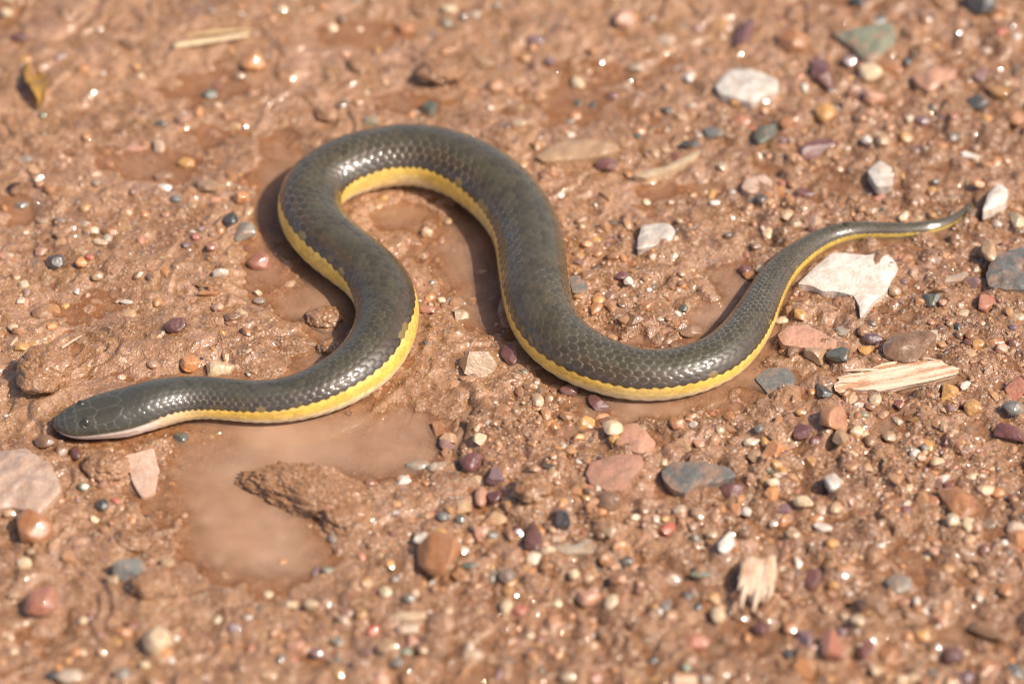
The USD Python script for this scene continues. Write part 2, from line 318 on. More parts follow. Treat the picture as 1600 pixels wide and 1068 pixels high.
tag(wp, 'shallow muddy puddle water standing between the mud lumps', 'water', kind='structure')

# ------------------------------------------------------------------ the snake
PSI = np.radians(np.r_[np.linspace(-42, 222, 160), np.linspace(222, 318, 22)[1:-1]])
# how far the body is turned about its own length, at some of the points of its course
ROLL_PX = [((84, 661.5), 0), ((350, 624), 3), ((508, 606), 14), ((600, 517), 20), ((603, 470), 10), ((545, 402), -14), ((490, 345), -12), ((499, 287), 2), ((585, 249), 9), ((700, 253), 10), ((793, 314), 5), ((840, 468), 2), ((945, 573), 3), ((1066, 581), 4), ((1178, 496), 4), ((1295, 370), 9), ((1488, 343), 9)]
ROLL_AT = [int(np.argmin(np.hypot(C[:, 0] - p[0], C[:, 1] - p[1]))) for p, _ in ROLL_PX]; ROLL = [v for _, v in ROLL_PX]
def build_snake():
    ns, nt = len(S), len(PSI)
    a = RS
    hd = smoothstep(.030, .010, S)                                  # 1 on the head, 0 on the body
    bt = (.92 - .14 * hd) * a
    bb = (.74 - .08 * hd) * a
    right = np.stack([tang[:, 1], -tang[:, 0]], -1)
    ca, sa = np.cos(PSI), np.sin(PSI)
    # a little squarer towards the belly, and keeled dents along the flank
    # scales: u counts along the body, v counts rows from the yellow line
    u = np.r_[0, np.cumsum(np.diff(S) / np.maximum(.32 * .5 * (RS[1:] + RS[:-1]), .0015))]
    PS0, ROWS = 14.0, 12
    dv = (180 - 2 * PS0) / ROWS
    deg = np.degrees(PSI)
    roll = np.interp(S, chord[ROLL_AT], ROLL)
    U, Vv = np.meshgrid(u, deg, indexing='ij'); Vv = (Vv - roll[:, None] - PS0) / dv
    warp = meshkit.noise(np.stack([U * .35, Vv * .35, np.zeros_like(U)], -1), 3) - .5
    U = U + .25 * warp; Vv = Vv + .18 * (meshkit.noise(np.stack([U * .4 + 9, Vv * .4, np.ones_like(U)], -1), 5) - .5)
    best = np.full(U.shape, -1.0); edge = np.zeros(U.shape); row = np.zeros(U.shape); cellid = np.zeros(U.shape)
    base = np.floor(Vv)
    for di in (-1, 0, 1):
        i = base + di
        off = .5 * np.mod(i, 2)
        j0 = np.floor(U - off)
        for dj in (-1, 0, 1):
            j = j0 + dj
            du = U - (j + off + .5); dw = Vv - (i + .5)
            rr = np.abs(du / .70) ** 2.2 + np.abs(dw / .66) ** 2.2
            h = np.where(rr < 1, .38 + .55 * (du / .70) + .5 * np.sqrt(np.clip(1 - rr, 0, 1)), -1)
            win = h > best
            best = np.where(win, h, best); edge = np.where(win, rr, edge); row = np.where(win, i, row); cellid = np.where(win, j * 37 + i * 101, cellid)
    gap = best < -.5
    edge = np.where(gap, 1.2, edge); row = np.where(gap, base, row)
    best = np.clip(best, -.1, 1.2)
    dark = (row >= 0) & (row < ROWS)
    belly = (deg < -16) | (deg > 196)
    belly = np.broadcast_to(belly, U.shape)
    amp = np.clip(.034 * a[:, None], np.minimum(.00013, .08 * a[:, None]), .0003) * (1 - .6 * hd[:, None]) * smoothstep(.014, .024, S)[:, None]
    rel = amp * (best - .6)
    rel = np.where(belly, amp * .25 * np.sin(U * 2 * np.pi * .75), rel * np.where(dark, 1.0, .5))
    # gentle lumps of flesh, folds on the inside of the tight bend
    lump = .025 * a[:, None] * (meshkit.fbm(np.stack([np.broadcast_to((S / .012)[:, None], U.shape), np.broadcast_to((PSI * 1.2)[None], U.shape), np.zeros_like(U)], -1), 2, 7) - .5) * (1 - hd[:, None])
    rad = 1 + (rel + lump) / np.maximum(a[:, None], 1e-5)
    zz = np.where(sa[None] > 0, bt[:, None], bb[:, None]) * sa[None]
    # the head: flat crown, cheeks behind the eye, snout that narrows
    flat = np.clip(sa[None], 0, 1)
    zz = zz - hd[:, None] * .10 * a[:, None] * flat ** 6
    off = ca[None] * a[:, None] * rad
    zz = zz * rad
    X = axis[:, 0, None] + right[:, 0, None] * off
    Y = axis[:, 1, None] + right[:, 1, None] * off
    zc = .0003 + .58 * np.where(S < chord[9], path_rz(S), a)
    Z = zc[:, None] + zz
    # colours
    cell = (np.sin(cellid * 12.9898) * 43758.5453) % 1.0
    # olive brown back, a little greyer on the neck
    back = np.array([.067, .053, .028]) + (np.array([.060, .054, .035]) - np.array([.067, .053, .028])) * smoothstep(.11, .03, S)[:, None, None]
    back = back * (.74 + .44 * cell[..., None]) * np.ones(U.shape + (1,))
    rim = smoothstep(.74, .93, edge)[..., None]
    low = np.minimum(row, ROWS - 1 - row)
    flank = smoothstep(4.5, 1.5, np.minimum(row, ROWS - 1 - row))[..., None]
    rimcol = np.array([.045, .038, .024]) + (np.array([.24, .195, .13]) - np.array([.045, .038, .024])) * np.maximum(flank, .45 * smoothstep(.45, .6, meshkit.fbm(np.stack([U * .07, Vv * .2, np.full(U.shape, 6.0)], -1), 2, 19))[..., None])
    rimcol = rimcol + (np.array([.22, .19, .13]) - rimcol) * smoothstep(chord[-1] - .16, chord[-1] - .10, S)[:, None, None]
    back = back + (rimcol - back) * rim * (.25 + .5 * smoothstep(chord[-1] - .13, chord[-1] - .08, S)[:, None] + .85 * smoothstep(.35, .65, meshkit.fbm(np.stack([U * .12, Vv * .25, np.full(U.shape, 2.0)], -1), 2, 15)))[..., None]
    back = np.where(gap[..., None], rimcol * .9, back)
    blot = ((low == 0) & (edge > .45))[..., None]                     # dark violet edging next to the yellow
    back = np.where(blot, back * .35 + np.array([.010, .007, .012]), back)
    back = back * np.where((low < 3)[..., None], np.array([.95, .80, .72]), 1.0)
    yel = np.array([.76, .475, .085])
    pale = np.array([.80, .66, .40])
    bandn = meshkit.fbm(np.stack([np.broadcast_to((S / .02)[:, None], U.shape), np.broadcast_to((PSI * 2)[None], U.shape), np.full(U.shape, 4.0)], -1), 3, 9)
    down = smoothstep(8, -26, np.where(deg > 90, 180 - deg, deg))[None, :]
    ymix = np.clip(down * .75 + (bandn - .5) * .9, 0, 1)[..., None]
    paler = np.interp(S, chord[ROLL_AT], [0, .1, .7, .75, .3, 0, 0, 0, .1, .1, .1, 0, .15, .35, .1, 0, 0])[:, None, None]
    ymix = np.clip(ymix + paler * smoothstep(12, -18, np.where(deg > 90, 180 - deg, deg))[None, :, None] * 1.1, 0, 1)
    under_c = yel + (pale - yel) * ymix
    under_c = under_c * (.82 + .30 * cell[..., None]) * (1 - .42 * (smoothstep(.72, .98, edge) * (~belly))[..., None])
    under_c = under_c * (1 - .15 * (belly * (np.sin(U * 2 * np.pi * .75) < -.8))[..., None])
    tailb = smoothstep(chord[-1] - .10, chord[-1] - .04, S)[:, None, None]
    under_c = under_c * (1 - .25 * tailb * np.array([1, .8, .6]))
    seam = ((S[:, None] > chord[-1] - .085) & (np.abs(np.where(deg > 90, 180 - deg, deg) + 14)[None] < 3.5))[..., None]
    under_c = np.where(seam, under_c * .35, under_c)
    edgecell = ((low == 0) & (cell < .16))[..., None]                 # here and there the yellow runs up into the lowest dark row
    back = np.where(edgecell, back + (under_c * .8 - back) * (.10 + .25 * (cell[..., None] < .08)), back)
    col = np.where(dark[..., None], back, under_c)
    fleck = smoothstep(.67, .72, meshkit.fbm(np.stack([np.broadcast_to((S / .0009)[:, None], U.shape), np.broadcast_to((PSI * 10)[None], U.shape), np.full(U.shape, 8.0)], -1), 3, 23))[..., None] * smoothstep(.40, .62, meshkit.fbm(np.stack([np.broadcast_to((S / .02)[:, None], U.shape), np.broadcast_to((PSI * 1.5)[None], U.shape), np.full(U.shape, 3.0)], -1), 2, 29))[..., None]
    col = col + (OCHRE - col) * fleck * .16                             # flecks of mud stuck to the skin
    # ---- head plates, lips
    pts = np.stack([X, Y, Z], -1)
    nose = smoothstep(.028, .023, S)[:, None]
    sdeg = np.where(deg > 90, 180 - deg, deg)                        # 90 on the crown, falling to both flanks
    headc = np.array([.052, .046, .030]) * np.ones(U.shape + (1,))
    headc = headc * (.9 + .25 * meshkit.fbm(np.stack([X / .003, Y / .003, Z / .003], -1), 3, 12)[..., None])
    lipline = np.interp(S, [0, .004, .010, .018, .024, .030], [-14, -8, 0, 6, 9, 14])
    lip = smoothstep(3.0, -1.5, sdeg[None] - lipline[:, None])[..., None]
    lipc = np.array([.74, .60, .50]) * (.85 + .3 * meshkit.fbm(np.stack([X / .002, Y / .002, Z / .002], -1), 2, 13)[..., None])
    mouth = (np.abs(sdeg[None] - (lipline[:, None] - 12)) < 1.6) & (S[:, None] < .021)
    lipc = np.where(mouth[..., None], np.array([.20, .10, .07]), lipc)
    headc = headc + (lipc - headc) * lip
    lipfade = smoothstep(.050, .024, S)[:, None, None] * (~dark)[..., None]
    col = col + (np.array([.66, .50, .34]) - col) * lipfade * .8
    col = col + (headc - col) * nose[..., None]
    # seams between the plates, read off the crown and mirrored to the far flank
    flatS = np.broadcast_to(S[:, None], U.shape)
    flatP = np.broadcast_to(sdeg[None], U.shape)
    head_rows = S < .034
    SEAMS = [[(1.5, 0), (1.4, 24), (1.9, 46)], [(1.5, 0), (6.0, 0)], [(3.2, 0), (3.0, 25), (3.5, 46)], [(6.0, 0), (5.6, 20), (6.3, 43)], [(5.6, 20), (8.5, 17), (10.5, 14)], [(10.5, 14), (11.8, 0)], [(10.5, 14), (10.2, 42)],
             [(11.8, 0), (17.2, 0)], [(17.2, 0), (18.7, 13), (17.6, 26), (15.2, 37)], [(10.2, 42), (12.6, 41), (15.2, 37)], [(12.6, 41), (13.6, 64)], [(15.2, 37), (16.6, 62)], [(17.6, 26), (19.8, 40), (19.2, 62)], [(3.5, 46), (3.7, 66)], [(5.4, 44), (5.5, 68)], [(10.2, 42), (10.9, 68)],
             [(2.0, 64), (6, 67), (12, 69), (17.5, 66)], [(7.9, 67), (7.7, 80)], [(10.2, 68), (10.0, 80)], [(12.8, 69), (12.6, 82)], [(5.6, 67), (5.4, 80)], [(15.4, 67), (15.3, 82)], [(13.6, 56), (16.6, 54)]]
    MID = 74.0                                                       # the head is rolled a little towards the viewer
    q = np.stack([flatS[head_rows], np.radians(np.broadcast_to(np.abs(deg - MID)[None], U.shape)[head_rows]) * a[head_rows][:, None]], -1)
    hgroove = np.full(q.shape[:2], 1.0)
    for line in SEAMS:
        L = np.array(line, float); t = np.linspace(0, 1, len(L)); L = np.stack([np.interp(np.linspace(0, 1, 40), t, L[:, k]) for k in (0, 1)], -1)
        sl = L[:, 0] * .001 + .00025 * np.sin(L[:, 1] * .3 + L[:, 0])
        dd, _ = cKDTree(np.stack([sl, np.radians(L[:, 1]) * np.interp(sl, S, a)], -1)).query(q)
        hgroove = np.minimum(hgroove, smoothstep(.00005, .00022, dd))
    gr = np.ones(U.shape); gr[head_rows] = hgroove
    gr = np.maximum(gr, smoothstep(.024, .031, flatS))
    Z = Z - (1 - gr) * .00012
    nd = np.hypot((flatS - .0027), (np.radians(np.abs(np.abs(deg - 90) - 42))[None] * a[:, None]))
    col = col * smoothstep(.00018, .00036, nd)[..., None]              # nostrils
    lightline = ((1 - gr) * (flatS < .03))[..., None]
    col = col + (np.array([.24, .21, .16]) - col) * lightline * .32
    pts = np.stack([X, Y, Z], -1)
    k = np.arange(ns * nt).reshape(ns, nt)
    q4 = np.stack([k[:-1], np.roll(k[:-1], -1, 1), np.roll(k[1:], -1, 1), k[1:]], -1).reshape(-1, 4)[:, ::-1]
    verts = pts.reshape(-1, 3)
    n = len(verts)
    ends = np.array([pts[0].mean(0), pts[-1].mean(0)])
    tri = np.vstack([q4[:, [0, 1, 2]], q4[:, [0, 2, 3]]])
    c0 = np.stack([np.full(nt, n), np.roll(k[0], -1), k[0]], -1)[:, ::-1]; c1 = np.stack([np.full(nt, n + 1), k[-1], np.roll(k[-1], -1)], -1)[:, ::-1]
    tri = np.vstack([tri, c0, c1])
    verts = np.vstack([verts, ends]); colv = np.vstack([col.reshape(-1, 3), col[0].mean(0), col[-1].mean(0)])
    m = trimesh.Trimesh(verts, tri, process=False)
    if m.volume < 0: tri = tri[:, ::-1]
    return verts, tri, colv, pts
sv, st, sc_, spts = build_snake()
snake = UsdGeom.Xform.Define(stage, '/World/' + numbered('snake'))
tag(snake.GetPrim(), 'dark olive water snake with a yellow flank stripe lying in S bends across the mud', 'snake')
put('body', (sv, st), 'snake_skin', '/World/snake', col=sc_)
hr = S < .03
hp = seen_at(spts[hr]); near_eye = np.argsort(np.hypot(hp[..., 0] - 134.5, hp[..., 1] - 661.5).ravel())[:60]
near_eye = near_eye[:6]; k = near_eye[np.argmax(spts[hr][..., 2].ravel()[near_eye])]
si, pi_ = np.unravel_index(k, hp.shape[:2])
other = int(np.argmin(np.abs(np.degrees(PSI) - (180 - np.degrees(PSI[pi_])))))
for w_, pj in enumerate((pi_, other)):
    c = spts[si, pj]; ctr = np.array([*axis[si], c[2]])
    out = (c - ctr); out /= np.linalg.norm(out)
    rim = trimesh.creation.torus(.00122, .00026, 24, 10)
    rim.apply_transform(trimesh.geometry.align_vectors([0, 0, 1], out * .8 + np.array([0, 0, .6]))); rim.apply_translation(c - out * (.00014 if w_ == 0 else .0012))
    ball = trimesh.creation.icosphere(3, .00135); ball.apply_translation(c - out * (.00070 if w_ == 0 else .0016))
    put('eye' + ('' if w_ == 0 else '_001'), ball, 'eye', '/World/snake')
    put('eye_ring' + ('' if w_ == 0 else '_001'), rim, 'eye_rim', '/World/snake')

# ------------------------------------------------------------------ stones
GLINT = (SUN - FW); GLINT /= np.linalg.norm(GLINT)              # wet faces that lie towards the sun shine
def pebble(w, dpt, h, seed, angular, turn, fine):
    r_ = np.random.default_rng(seed)
    m = trimesh.creation.icosphere(3 if fine else 2)
    v = m.vertices.copy()
    v *= (1 + (.5 if angular else .45) * (meshkit.fbm(v * 1.0 + seed * 7.1, 2, seed % 97) - .5))[:, None] * (1, 1, 1)
    n_ = 11 if angular else 8
    for _ in range(n_):
        nrm = r_.normal(size=3); nrm /= np.linalg.norm(nrm)
        offs = r_.uniform(.45, .78) if angular else r_.uniform(.62, .88)
        v -= nrm * (np.maximum(0, v @ nrm - offs) * (.96 if angular else .85))[:, None]
    v *= (1 + (.16 if angular else .13) * (meshkit.fbm(v * 3.5 + seed, 3, seed % 89) - .5))[:, None]
    v -= (v.max(0) + v.min(0)) / 2
    v *= np.array([w, dpt, h]) / (v.max(0) - v.min(0))
    c_, s_ = math.cos(turn), math.sin(turn)
    v = v @ np.array([[c_, s_, 0], [-s_, c_, 0], [0, 0, 1]])
    if r_.random() < (.75 if max(w, dpt) < 30 * PX else .35):                                          # one wet, worn face
        nrm = GLINT + r_.normal(size=3) * .07; nrm /= np.linalg.norm(nrm)
        e = v @ nrm
        v -= nrm * (np.maximum(0, e - e.max() * (r_.uniform(.74, .9) if max(w, dpt) < 30 * PX else r_.uniform(.88, .96))) * .86)[:, None]
    return trimesh.Trimesh(v, m.faces, process=False)

def clod(w, dpt, h, seed, turn):
    m = trimesh.creation.icosphere(5 if w > 100 * PX else 4)
    v = m.vertices.copy(); d0 = v.copy()
    v *= (.75 + .8 * (meshkit.fbm(d0 * 1.3 + seed * 5.3, 3, seed) - .3) + .24 * (meshkit.fbm(d0 * 4.5 + seed, 3, seed + 3) - .5) + .16 * (meshkit.fbm(d0 * 13 + seed, 2, seed + 5) - .5))[:, None]
    v -= (v.max(0) + v.min(0)) / 2
    v *= np.array([w, dpt, h]) / (v.max(0) - v.min(0))
    c_, s_ = math.cos(turn), math.sin(turn)
    v = v @ np.array([[c_, s_, 0], [-s_, c_, 0], [0, 0, 1]])
    return trimesh.Trimesh(v, m.faces, process=False)

def slab(outline, hgt, seed, rag=.35, bevel=.0016, rel=.35, grain=None, grid=.00062, tilt=(0, 0), slump=.4, base=0.0, deep=.0022):
    """A flat stone (or chip) with the given outline in photograph pixels, its own thickness and an uneven top."""
    o_ = np.array(outline, float); w = ground_at(o_[:, 0], o_[:, 1], base + hgt * .7)[:, :2]
    c = w.mean(0); w = w - c
    ring = Polygon(w).exterior
    n_ = max(24, int(ring.length / .0007))
    b = np.array([ring.interpolate(t, normalized=True).coords[0] for t in np.linspace(0, 1, n_, endpoint=False)])
    b = (np.roll(b, 1, 0) + 2 * b + np.roll(b, -1, 0)) / 4
    rr = np.linalg.norm(b, axis=1, keepdims=True)
    b = b + b / np.maximum(rr, 1e-6) * rag * MM * 2 * (meshkit.fbm(np.c_[b / .0022, np.full(n_, seed * 1.7)], 3, seed)[:, None] - .5)
    poly = Polygon(b).buffer(0)
    if poly.geom_type != 'Polygon': poly = max(poly.geoms, key=lambda q: q.area)
    b = np.array(poly.exterior.coords)[:-1]; n_ = len(b)
    lo, hi = b.min(0), b.max(0)
    gx, gy = np.meshgrid(np.arange(lo[0], hi[0], grid), np.arange(lo[1], hi[1], grid))
    ins = np.c_[gx.ravel(), gy.ravel()] + np.random.default_rng(seed).uniform(-.2, .2, (gx.size, 2)) * grid
    ok = shapely.contains_xy(poly.buffer(-grid * .55), ins[:, 0], ins[:, 1]); ins = ins[ok]
    p2 = np.vstack([b, ins])
    tri = Delaunay(p2).simplices
    cc = p2[tri].mean(1); tri = tri[shapely.contains_xy(poly, cc[:, 0], cc[:, 1])]
    a_ = p2[tri]; cw = (a_[:, 1, 0] - a_[:, 0, 0]) * (a_[:, 2, 1] - a_[:, 0, 1]) - (a_[:, 1, 1] - a_[:, 0, 1]) * (a_[:, 2, 0] - a_[:, 0, 0]) < 0
    tri[cw] = tri[cw][:, ::-1]
    dist = shapely.distance(poly.exterior, shapely.points(p2)); dist[:n_] = 0
    top = hgt * (1 - slump * np.exp(-dist / bevel))
    q = p2 / .0035
    if grain is None:
        top = top + hgt * rel * (meshkit.fbm(np.c_[q, np.full(len(q), seed)], 4, seed) - .5) * 2 * np.minimum(1, .3 + dist / bevel)
    else:
        ca_, sa_ = math.cos(grain), math.sin(grain)
        along, across = p2 @ [ca_, sa_], p2 @ [-sa_, ca_]
        gn = meshkit.fbm(np.c_[along / .012, across / .00075, np.full(len(p2), seed)], 3, seed)
        top = top + .0010 * (gn - .5)
    top = top + p2 @ np.array(tilt)
    nv = len(p2)
    vt = np.c_[p2, top]; vb = np.c_[p2 * .96, np.full(nv, -deep)]
    e = np.arange(n_); e2 = np.roll(e, -1)
    sides = np.vstack([np.stack([e, e + nv, e2 + nv], -1), np.stack([e, e2 + nv, e2], -1)])
    f = np.vstack([tri, tri[:, ::-1] + nv, sides])
    m = trimesh.Trimesh(np.vstack([vt, vb]), f, process=False)
    if m.volume < 0: m.invert()
    return m, c, p2

CLEAR = []       # outlines that loose gravel stays off
things = []      # (prim, px x, px y, width px, colour word, kind word, label or None)
def add_pebble(x, y, w, h, turn, colour, shape, label=None):
    seed = int(x * 7 + y * 13) % 9973
    angular = 'a' in shape
    dep = h / .847 * PX; wid = w * PX
    tall = min(.72 * min(dep, wid) * (1.15 if 't' in shape else 1) * (.6 if 'f' in shape else 1), .02)
    p = ground_at(x, y, 0); z0 = gz(p[0], p[1])
    p = ground_at(x, y, z0 + tall * .15); z0 = gz(p[0], p[1])
    p = ground_at(x, y, z0 + tall * .15)
    m = pebble(wid, dep, tall, seed, angular, math.radians(turn), w > 22)
    kind = 'stone' if max(w, h) >= 34 else 'pebble'
    pr = put(kind, m, 'stone_' + colour.replace(' ', '_'), at=(p[0], p[1], max(z0, -.0008) + tall * (.16 + .20 * ((seed * 37) % 100) / 100)), smooth=32 if angular else 50)
    size = 'tiny' if max(w, h) < 13 else 'small' if max(w, h) < 22 else 'medium' if max(w, h) < 34 else 'large'
    things.append((pr, x, y, w, colour, kind, size, 'angular' if angular else 'flat' if 'f' in shape else 'rounded', label))
def add_slab(outline, hgt, colour, label, rel=.35, tilt=(0, 0), **kw):
    o = np.array(outline, float); x, y = o.mean(0)
    c = ground_at(x, y, .0005)
    pg = ground_at(o[:, 0], o[:, 1], .0005); pg = np.vstack([pg, (pg + c) / 2, c[None]])
    z0 = np.percentile(ground_z(np.c_[pg[:, 1], pg[:, 0]]), 74)
    m, c, _ = slab(outline, hgt * MM, int(x + y), rel=rel, tilt=tilt, base=z0, **kw)
    if len(outline) > 6: CLEAR.append(Polygon(ground_at(o[:, 0], o[:, 1], z0)[:, :2]).buffer(-.0004))
    pr = put('flat_stone', m, 'stone_' + colour.replace(' ', '_'), at=(c[0], c[1], z0), smooth=40)
    tag(pr, label, 'stone')
def add_clod(x, y, w, h, turn, label, seed, tall=1.0):
    dep = h / .8 * PX; wid = w * PX; t_ = .62 * min(dep, wid) * tall
    p = ground_at(x, y, 0); z0 = gz(p[0], p[1])
    m = clod(wid, dep, t_, seed, math.radians(turn))
    pos = np.array([p[0], p[1], z0 + t_ * .18])
    wv = m.vertices + pos
    cl = mud_colour(wv[:, 0] + wv[:, 2] * .6, wv[:, 1] - wv[:, 2] * .5, np.zeros(len(wv)), np.zeros(len(wv)))
    cl = cl + (OCHRE * np.array([1.05, .98, 1.0]) - cl) * .65
    pr = put('mud_clod', m, 'wet_mud', at=pos, col=cl)
    tag(pr, label, 'mud clod')

# flat stones with outlines of their own
add_slab([(1246, 443), (1268, 421), (1302, 393), (1330, 395), (1352, 398), (1383, 392), (1398, 407), (1404, 421), (1392, 437), (1386, 454), (1364, 471), (1352, 488), (1344, 496), (1343, 477), (1333, 460), (1307, 454), (1285, 454), (1268, 445)], 1.5, 'white', 'large white quartz slab with a pointed lower corner, under the curve of the tail', rel=.2)
add_slab([(1117, 133), (1140, 108), (1170, 105), (1215, 122), (1217, 142), (1195, 148), (1175, 160), (1150, 152), (1125, 145)], 2.6, 'white', 'large white quartz slab near the top edge, left of the green slate')
add_slab([(1003, 350), (1045, 347), (1056, 360), (1050, 374), (1028, 379), (1012, 386), (995, 389), (998, 370)], 2.0, 'white', 'white quartz chip with an orange left edge, between the loop and the tail')
add_slab([(1158, 292), (1165, 279), (1195, 271), (1208, 284), (1206, 298), (1172, 301)], 1.8, 'pale pink', 'pale pink flat stone just behind the round black pebble')
add_slab([(1215, 522), (1232, 508), (1260, 506), (1285, 518), (1307, 530), (1307, 542), (1285, 545), (1257, 542), (1223, 538)], 1.8, 'pink', 'flat pink stone touching the yellow flank, below the white quartz slab')
add_slab([(1378, 533), (1395, 516), (1454, 511), (1466, 519), (1432, 558), (1418, 561), (1383, 551)], 4.2, 'brown', 'large brown faceted stone just behind the long wood chip', rel=.25, slump=.6, bevel=.004)
add_slab([(965, 690), (972, 664), (995, 658), (1012, 676), (1025, 690), (1018, 703), (1000, 707), (982, 702)], 2.2, 'pink', 'upper of two flat salmon pink stones below the lowest bend')
add_slab([(916, 737), (924, 720), (968, 709), (1002, 708), (1006, 726), (988, 746), (976, 765), (950, 766), (921, 752)], 2.0, 'pink', 'lower, larger of two flat salmon pink stones, left of the grey slab')
add_slab([(1034, 735), (1050, 721), (1090, 719), (1140, 729), (1152, 742), (1120, 753), (1086, 758), (1070, 770), (1050, 763), (1038, 750)], 1.6, 'blue grey', 'flat dark grey slab right of the two salmon pink stones', rel=.5)
add_slab([(1303, 52), (1345, 40), (1396, 32), (1399, 64), (1385, 77), (1360, 99), (1346, 86), (1330, 69)], 3.4, 'green', 'large grey green triangular slate near the top right', rel=.3)
add_slab([(1424, 117), (1450, 104), (1496, 107), (1491, 123), (1452, 141), (1436, 131)], 3.0, 'pink', 'flat pink stone right of the round cream white stone at top right')
add_slab([(1540, 431), (1552, 395), (1600, 384), (1625, 420), (1605, 452), (1570, 451), (1545, 446)], 2.4, 'blue grey', 'blue grey stone cut by the right edge, right of the quartz slab', rel=.5)
add_slab([(1355, 266), (1375, 250), (1393, 261), (1396, 289), (1371, 291)], 2.0, 'white', 'white wedge shaped stone above the tail, small and upright')
add_slab([(838, 244), (870, 222), (920, 216), (967, 225), (966, 236), (920, 246), (850, 252)], 1.8, 'tan', 'long flat tan stone right of the top of the loop')
add_slab([(988, 272), (1040, 258), (1097, 231), (1087, 246), (1050, 264), (1010, 277)], 1.6, 'cream', 'long pale curved stone sliver in the mud above the white quartz chip', slump=.5)
add_slab([(-40, 708), (40, 699), (80, 724), (97, 764), (62, 801), (20, 790), (-40, 802)], 2.4, 'pale pink', 'big pinkish white stone cut by the left edge below the snake head', rel=.4)
add_slab([(195, 711), (240, 699), (249, 735), (243, 768), (222, 777), (207, 752)], 1.0, 'pale pink', 'pale upright flat stone at the left rim of the muddy puddle', rel=.3)
add_slab([(1464, 760), (1496, 754), (1527, 775), (1523, 796), (1500, 806), (1484, 790)], 3.6, 'rust', 'rust brown wedge shaped stone right of the small white pebble, near the right edge', slump=.6, bevel=.003)
add_slab([(858, 850), (900, 850), (915, 838), (932, 848), (936, 862), (880, 864)], 1.8, 'pale grey', 'pale grey flat stone right of the dark maroon upright stone')
add_slab([(1480, 432), (1512, 422), (1514, 432), (1500, 438), (1462, 441)], 1.3, 'pale grey', 'thin pale stone sliver right of the large white quartz slab')
add_slab([(1382, 905), (1400, 892), (1425, 900), (1424, 918), (1400, 925)], 3.0, 'grey', 'blurred grey stone among the gravel at bottom right, right of the frayed chip')
add_slab([(1180, 590), (1200, 574), (1232, 574), (1243, 592), (1236, 614), (1202, 616)], .9, 'blue grey', 'thin dark slate patch between the lowest bend and the long wood chip', rel=.5)
add_slab([(890, 432), (905, 428), (918, 440), (917, 456), (895, 457)], 1.6, 'blue grey', 'blue grey flat stone touching the right side of the middle limb')
add_slab([(1535, 330), (1545, 300), (1562, 285), (1575, 295), (1573, 314), (1555, 322)], 2.2, 'white', 'white quartz stone just beyond the tip of the tail')

CLODS = [(74, 603, 96, 78, 15, 'rough rounded mud clod left of and behind the snake head', 3, 1.0), (470, 770, 204, 80, -21, 'large crumbly mud clod rising out of the muddy puddle', 8, 1.1), (543, 818, 96, 54, -10, 'lumpy mud clod right of the large clod in the puddle', 12, .8),
         (166, 737, 74, 52, 0, 'small glossy mud clod under the snake jaw', 5, .9), (508, 497, 62, 50, 20, 'upper mud clod standing in water inside the first bend', 17, 1.0), (517, 541, 50, 32, 20, 'lower mud clod half under the body in the first bend', 19, .9),
         (690, 126, 84, 52, -8, 'smooth blurred mud clod behind the top of the loop', 23, .8), (245, 932, 82, 50, 10, 'pinkish mud clod at lower left beside the bluish stone', 29, .8), (206, 852, 60, 32, -15, 'brown mud clod at the left end of the muddy puddle', 31, .8),
         (832, 790, 60, 52, 0, 'crumbly mud clod above the dark maroon upright stone', 37, .8), (510, 186, 40, 28, 0, 'small mud lump left of the top of the loop', 41, .9), (560, 112, 44, 34, 0, 'small smooth mud lump near the top edge, left of centre', 43, .8), (330, 448, 60, 22, 5, 'low mud ledge left of the first bend', 47, .8)]
for c in CLODS: add_clod(*c)

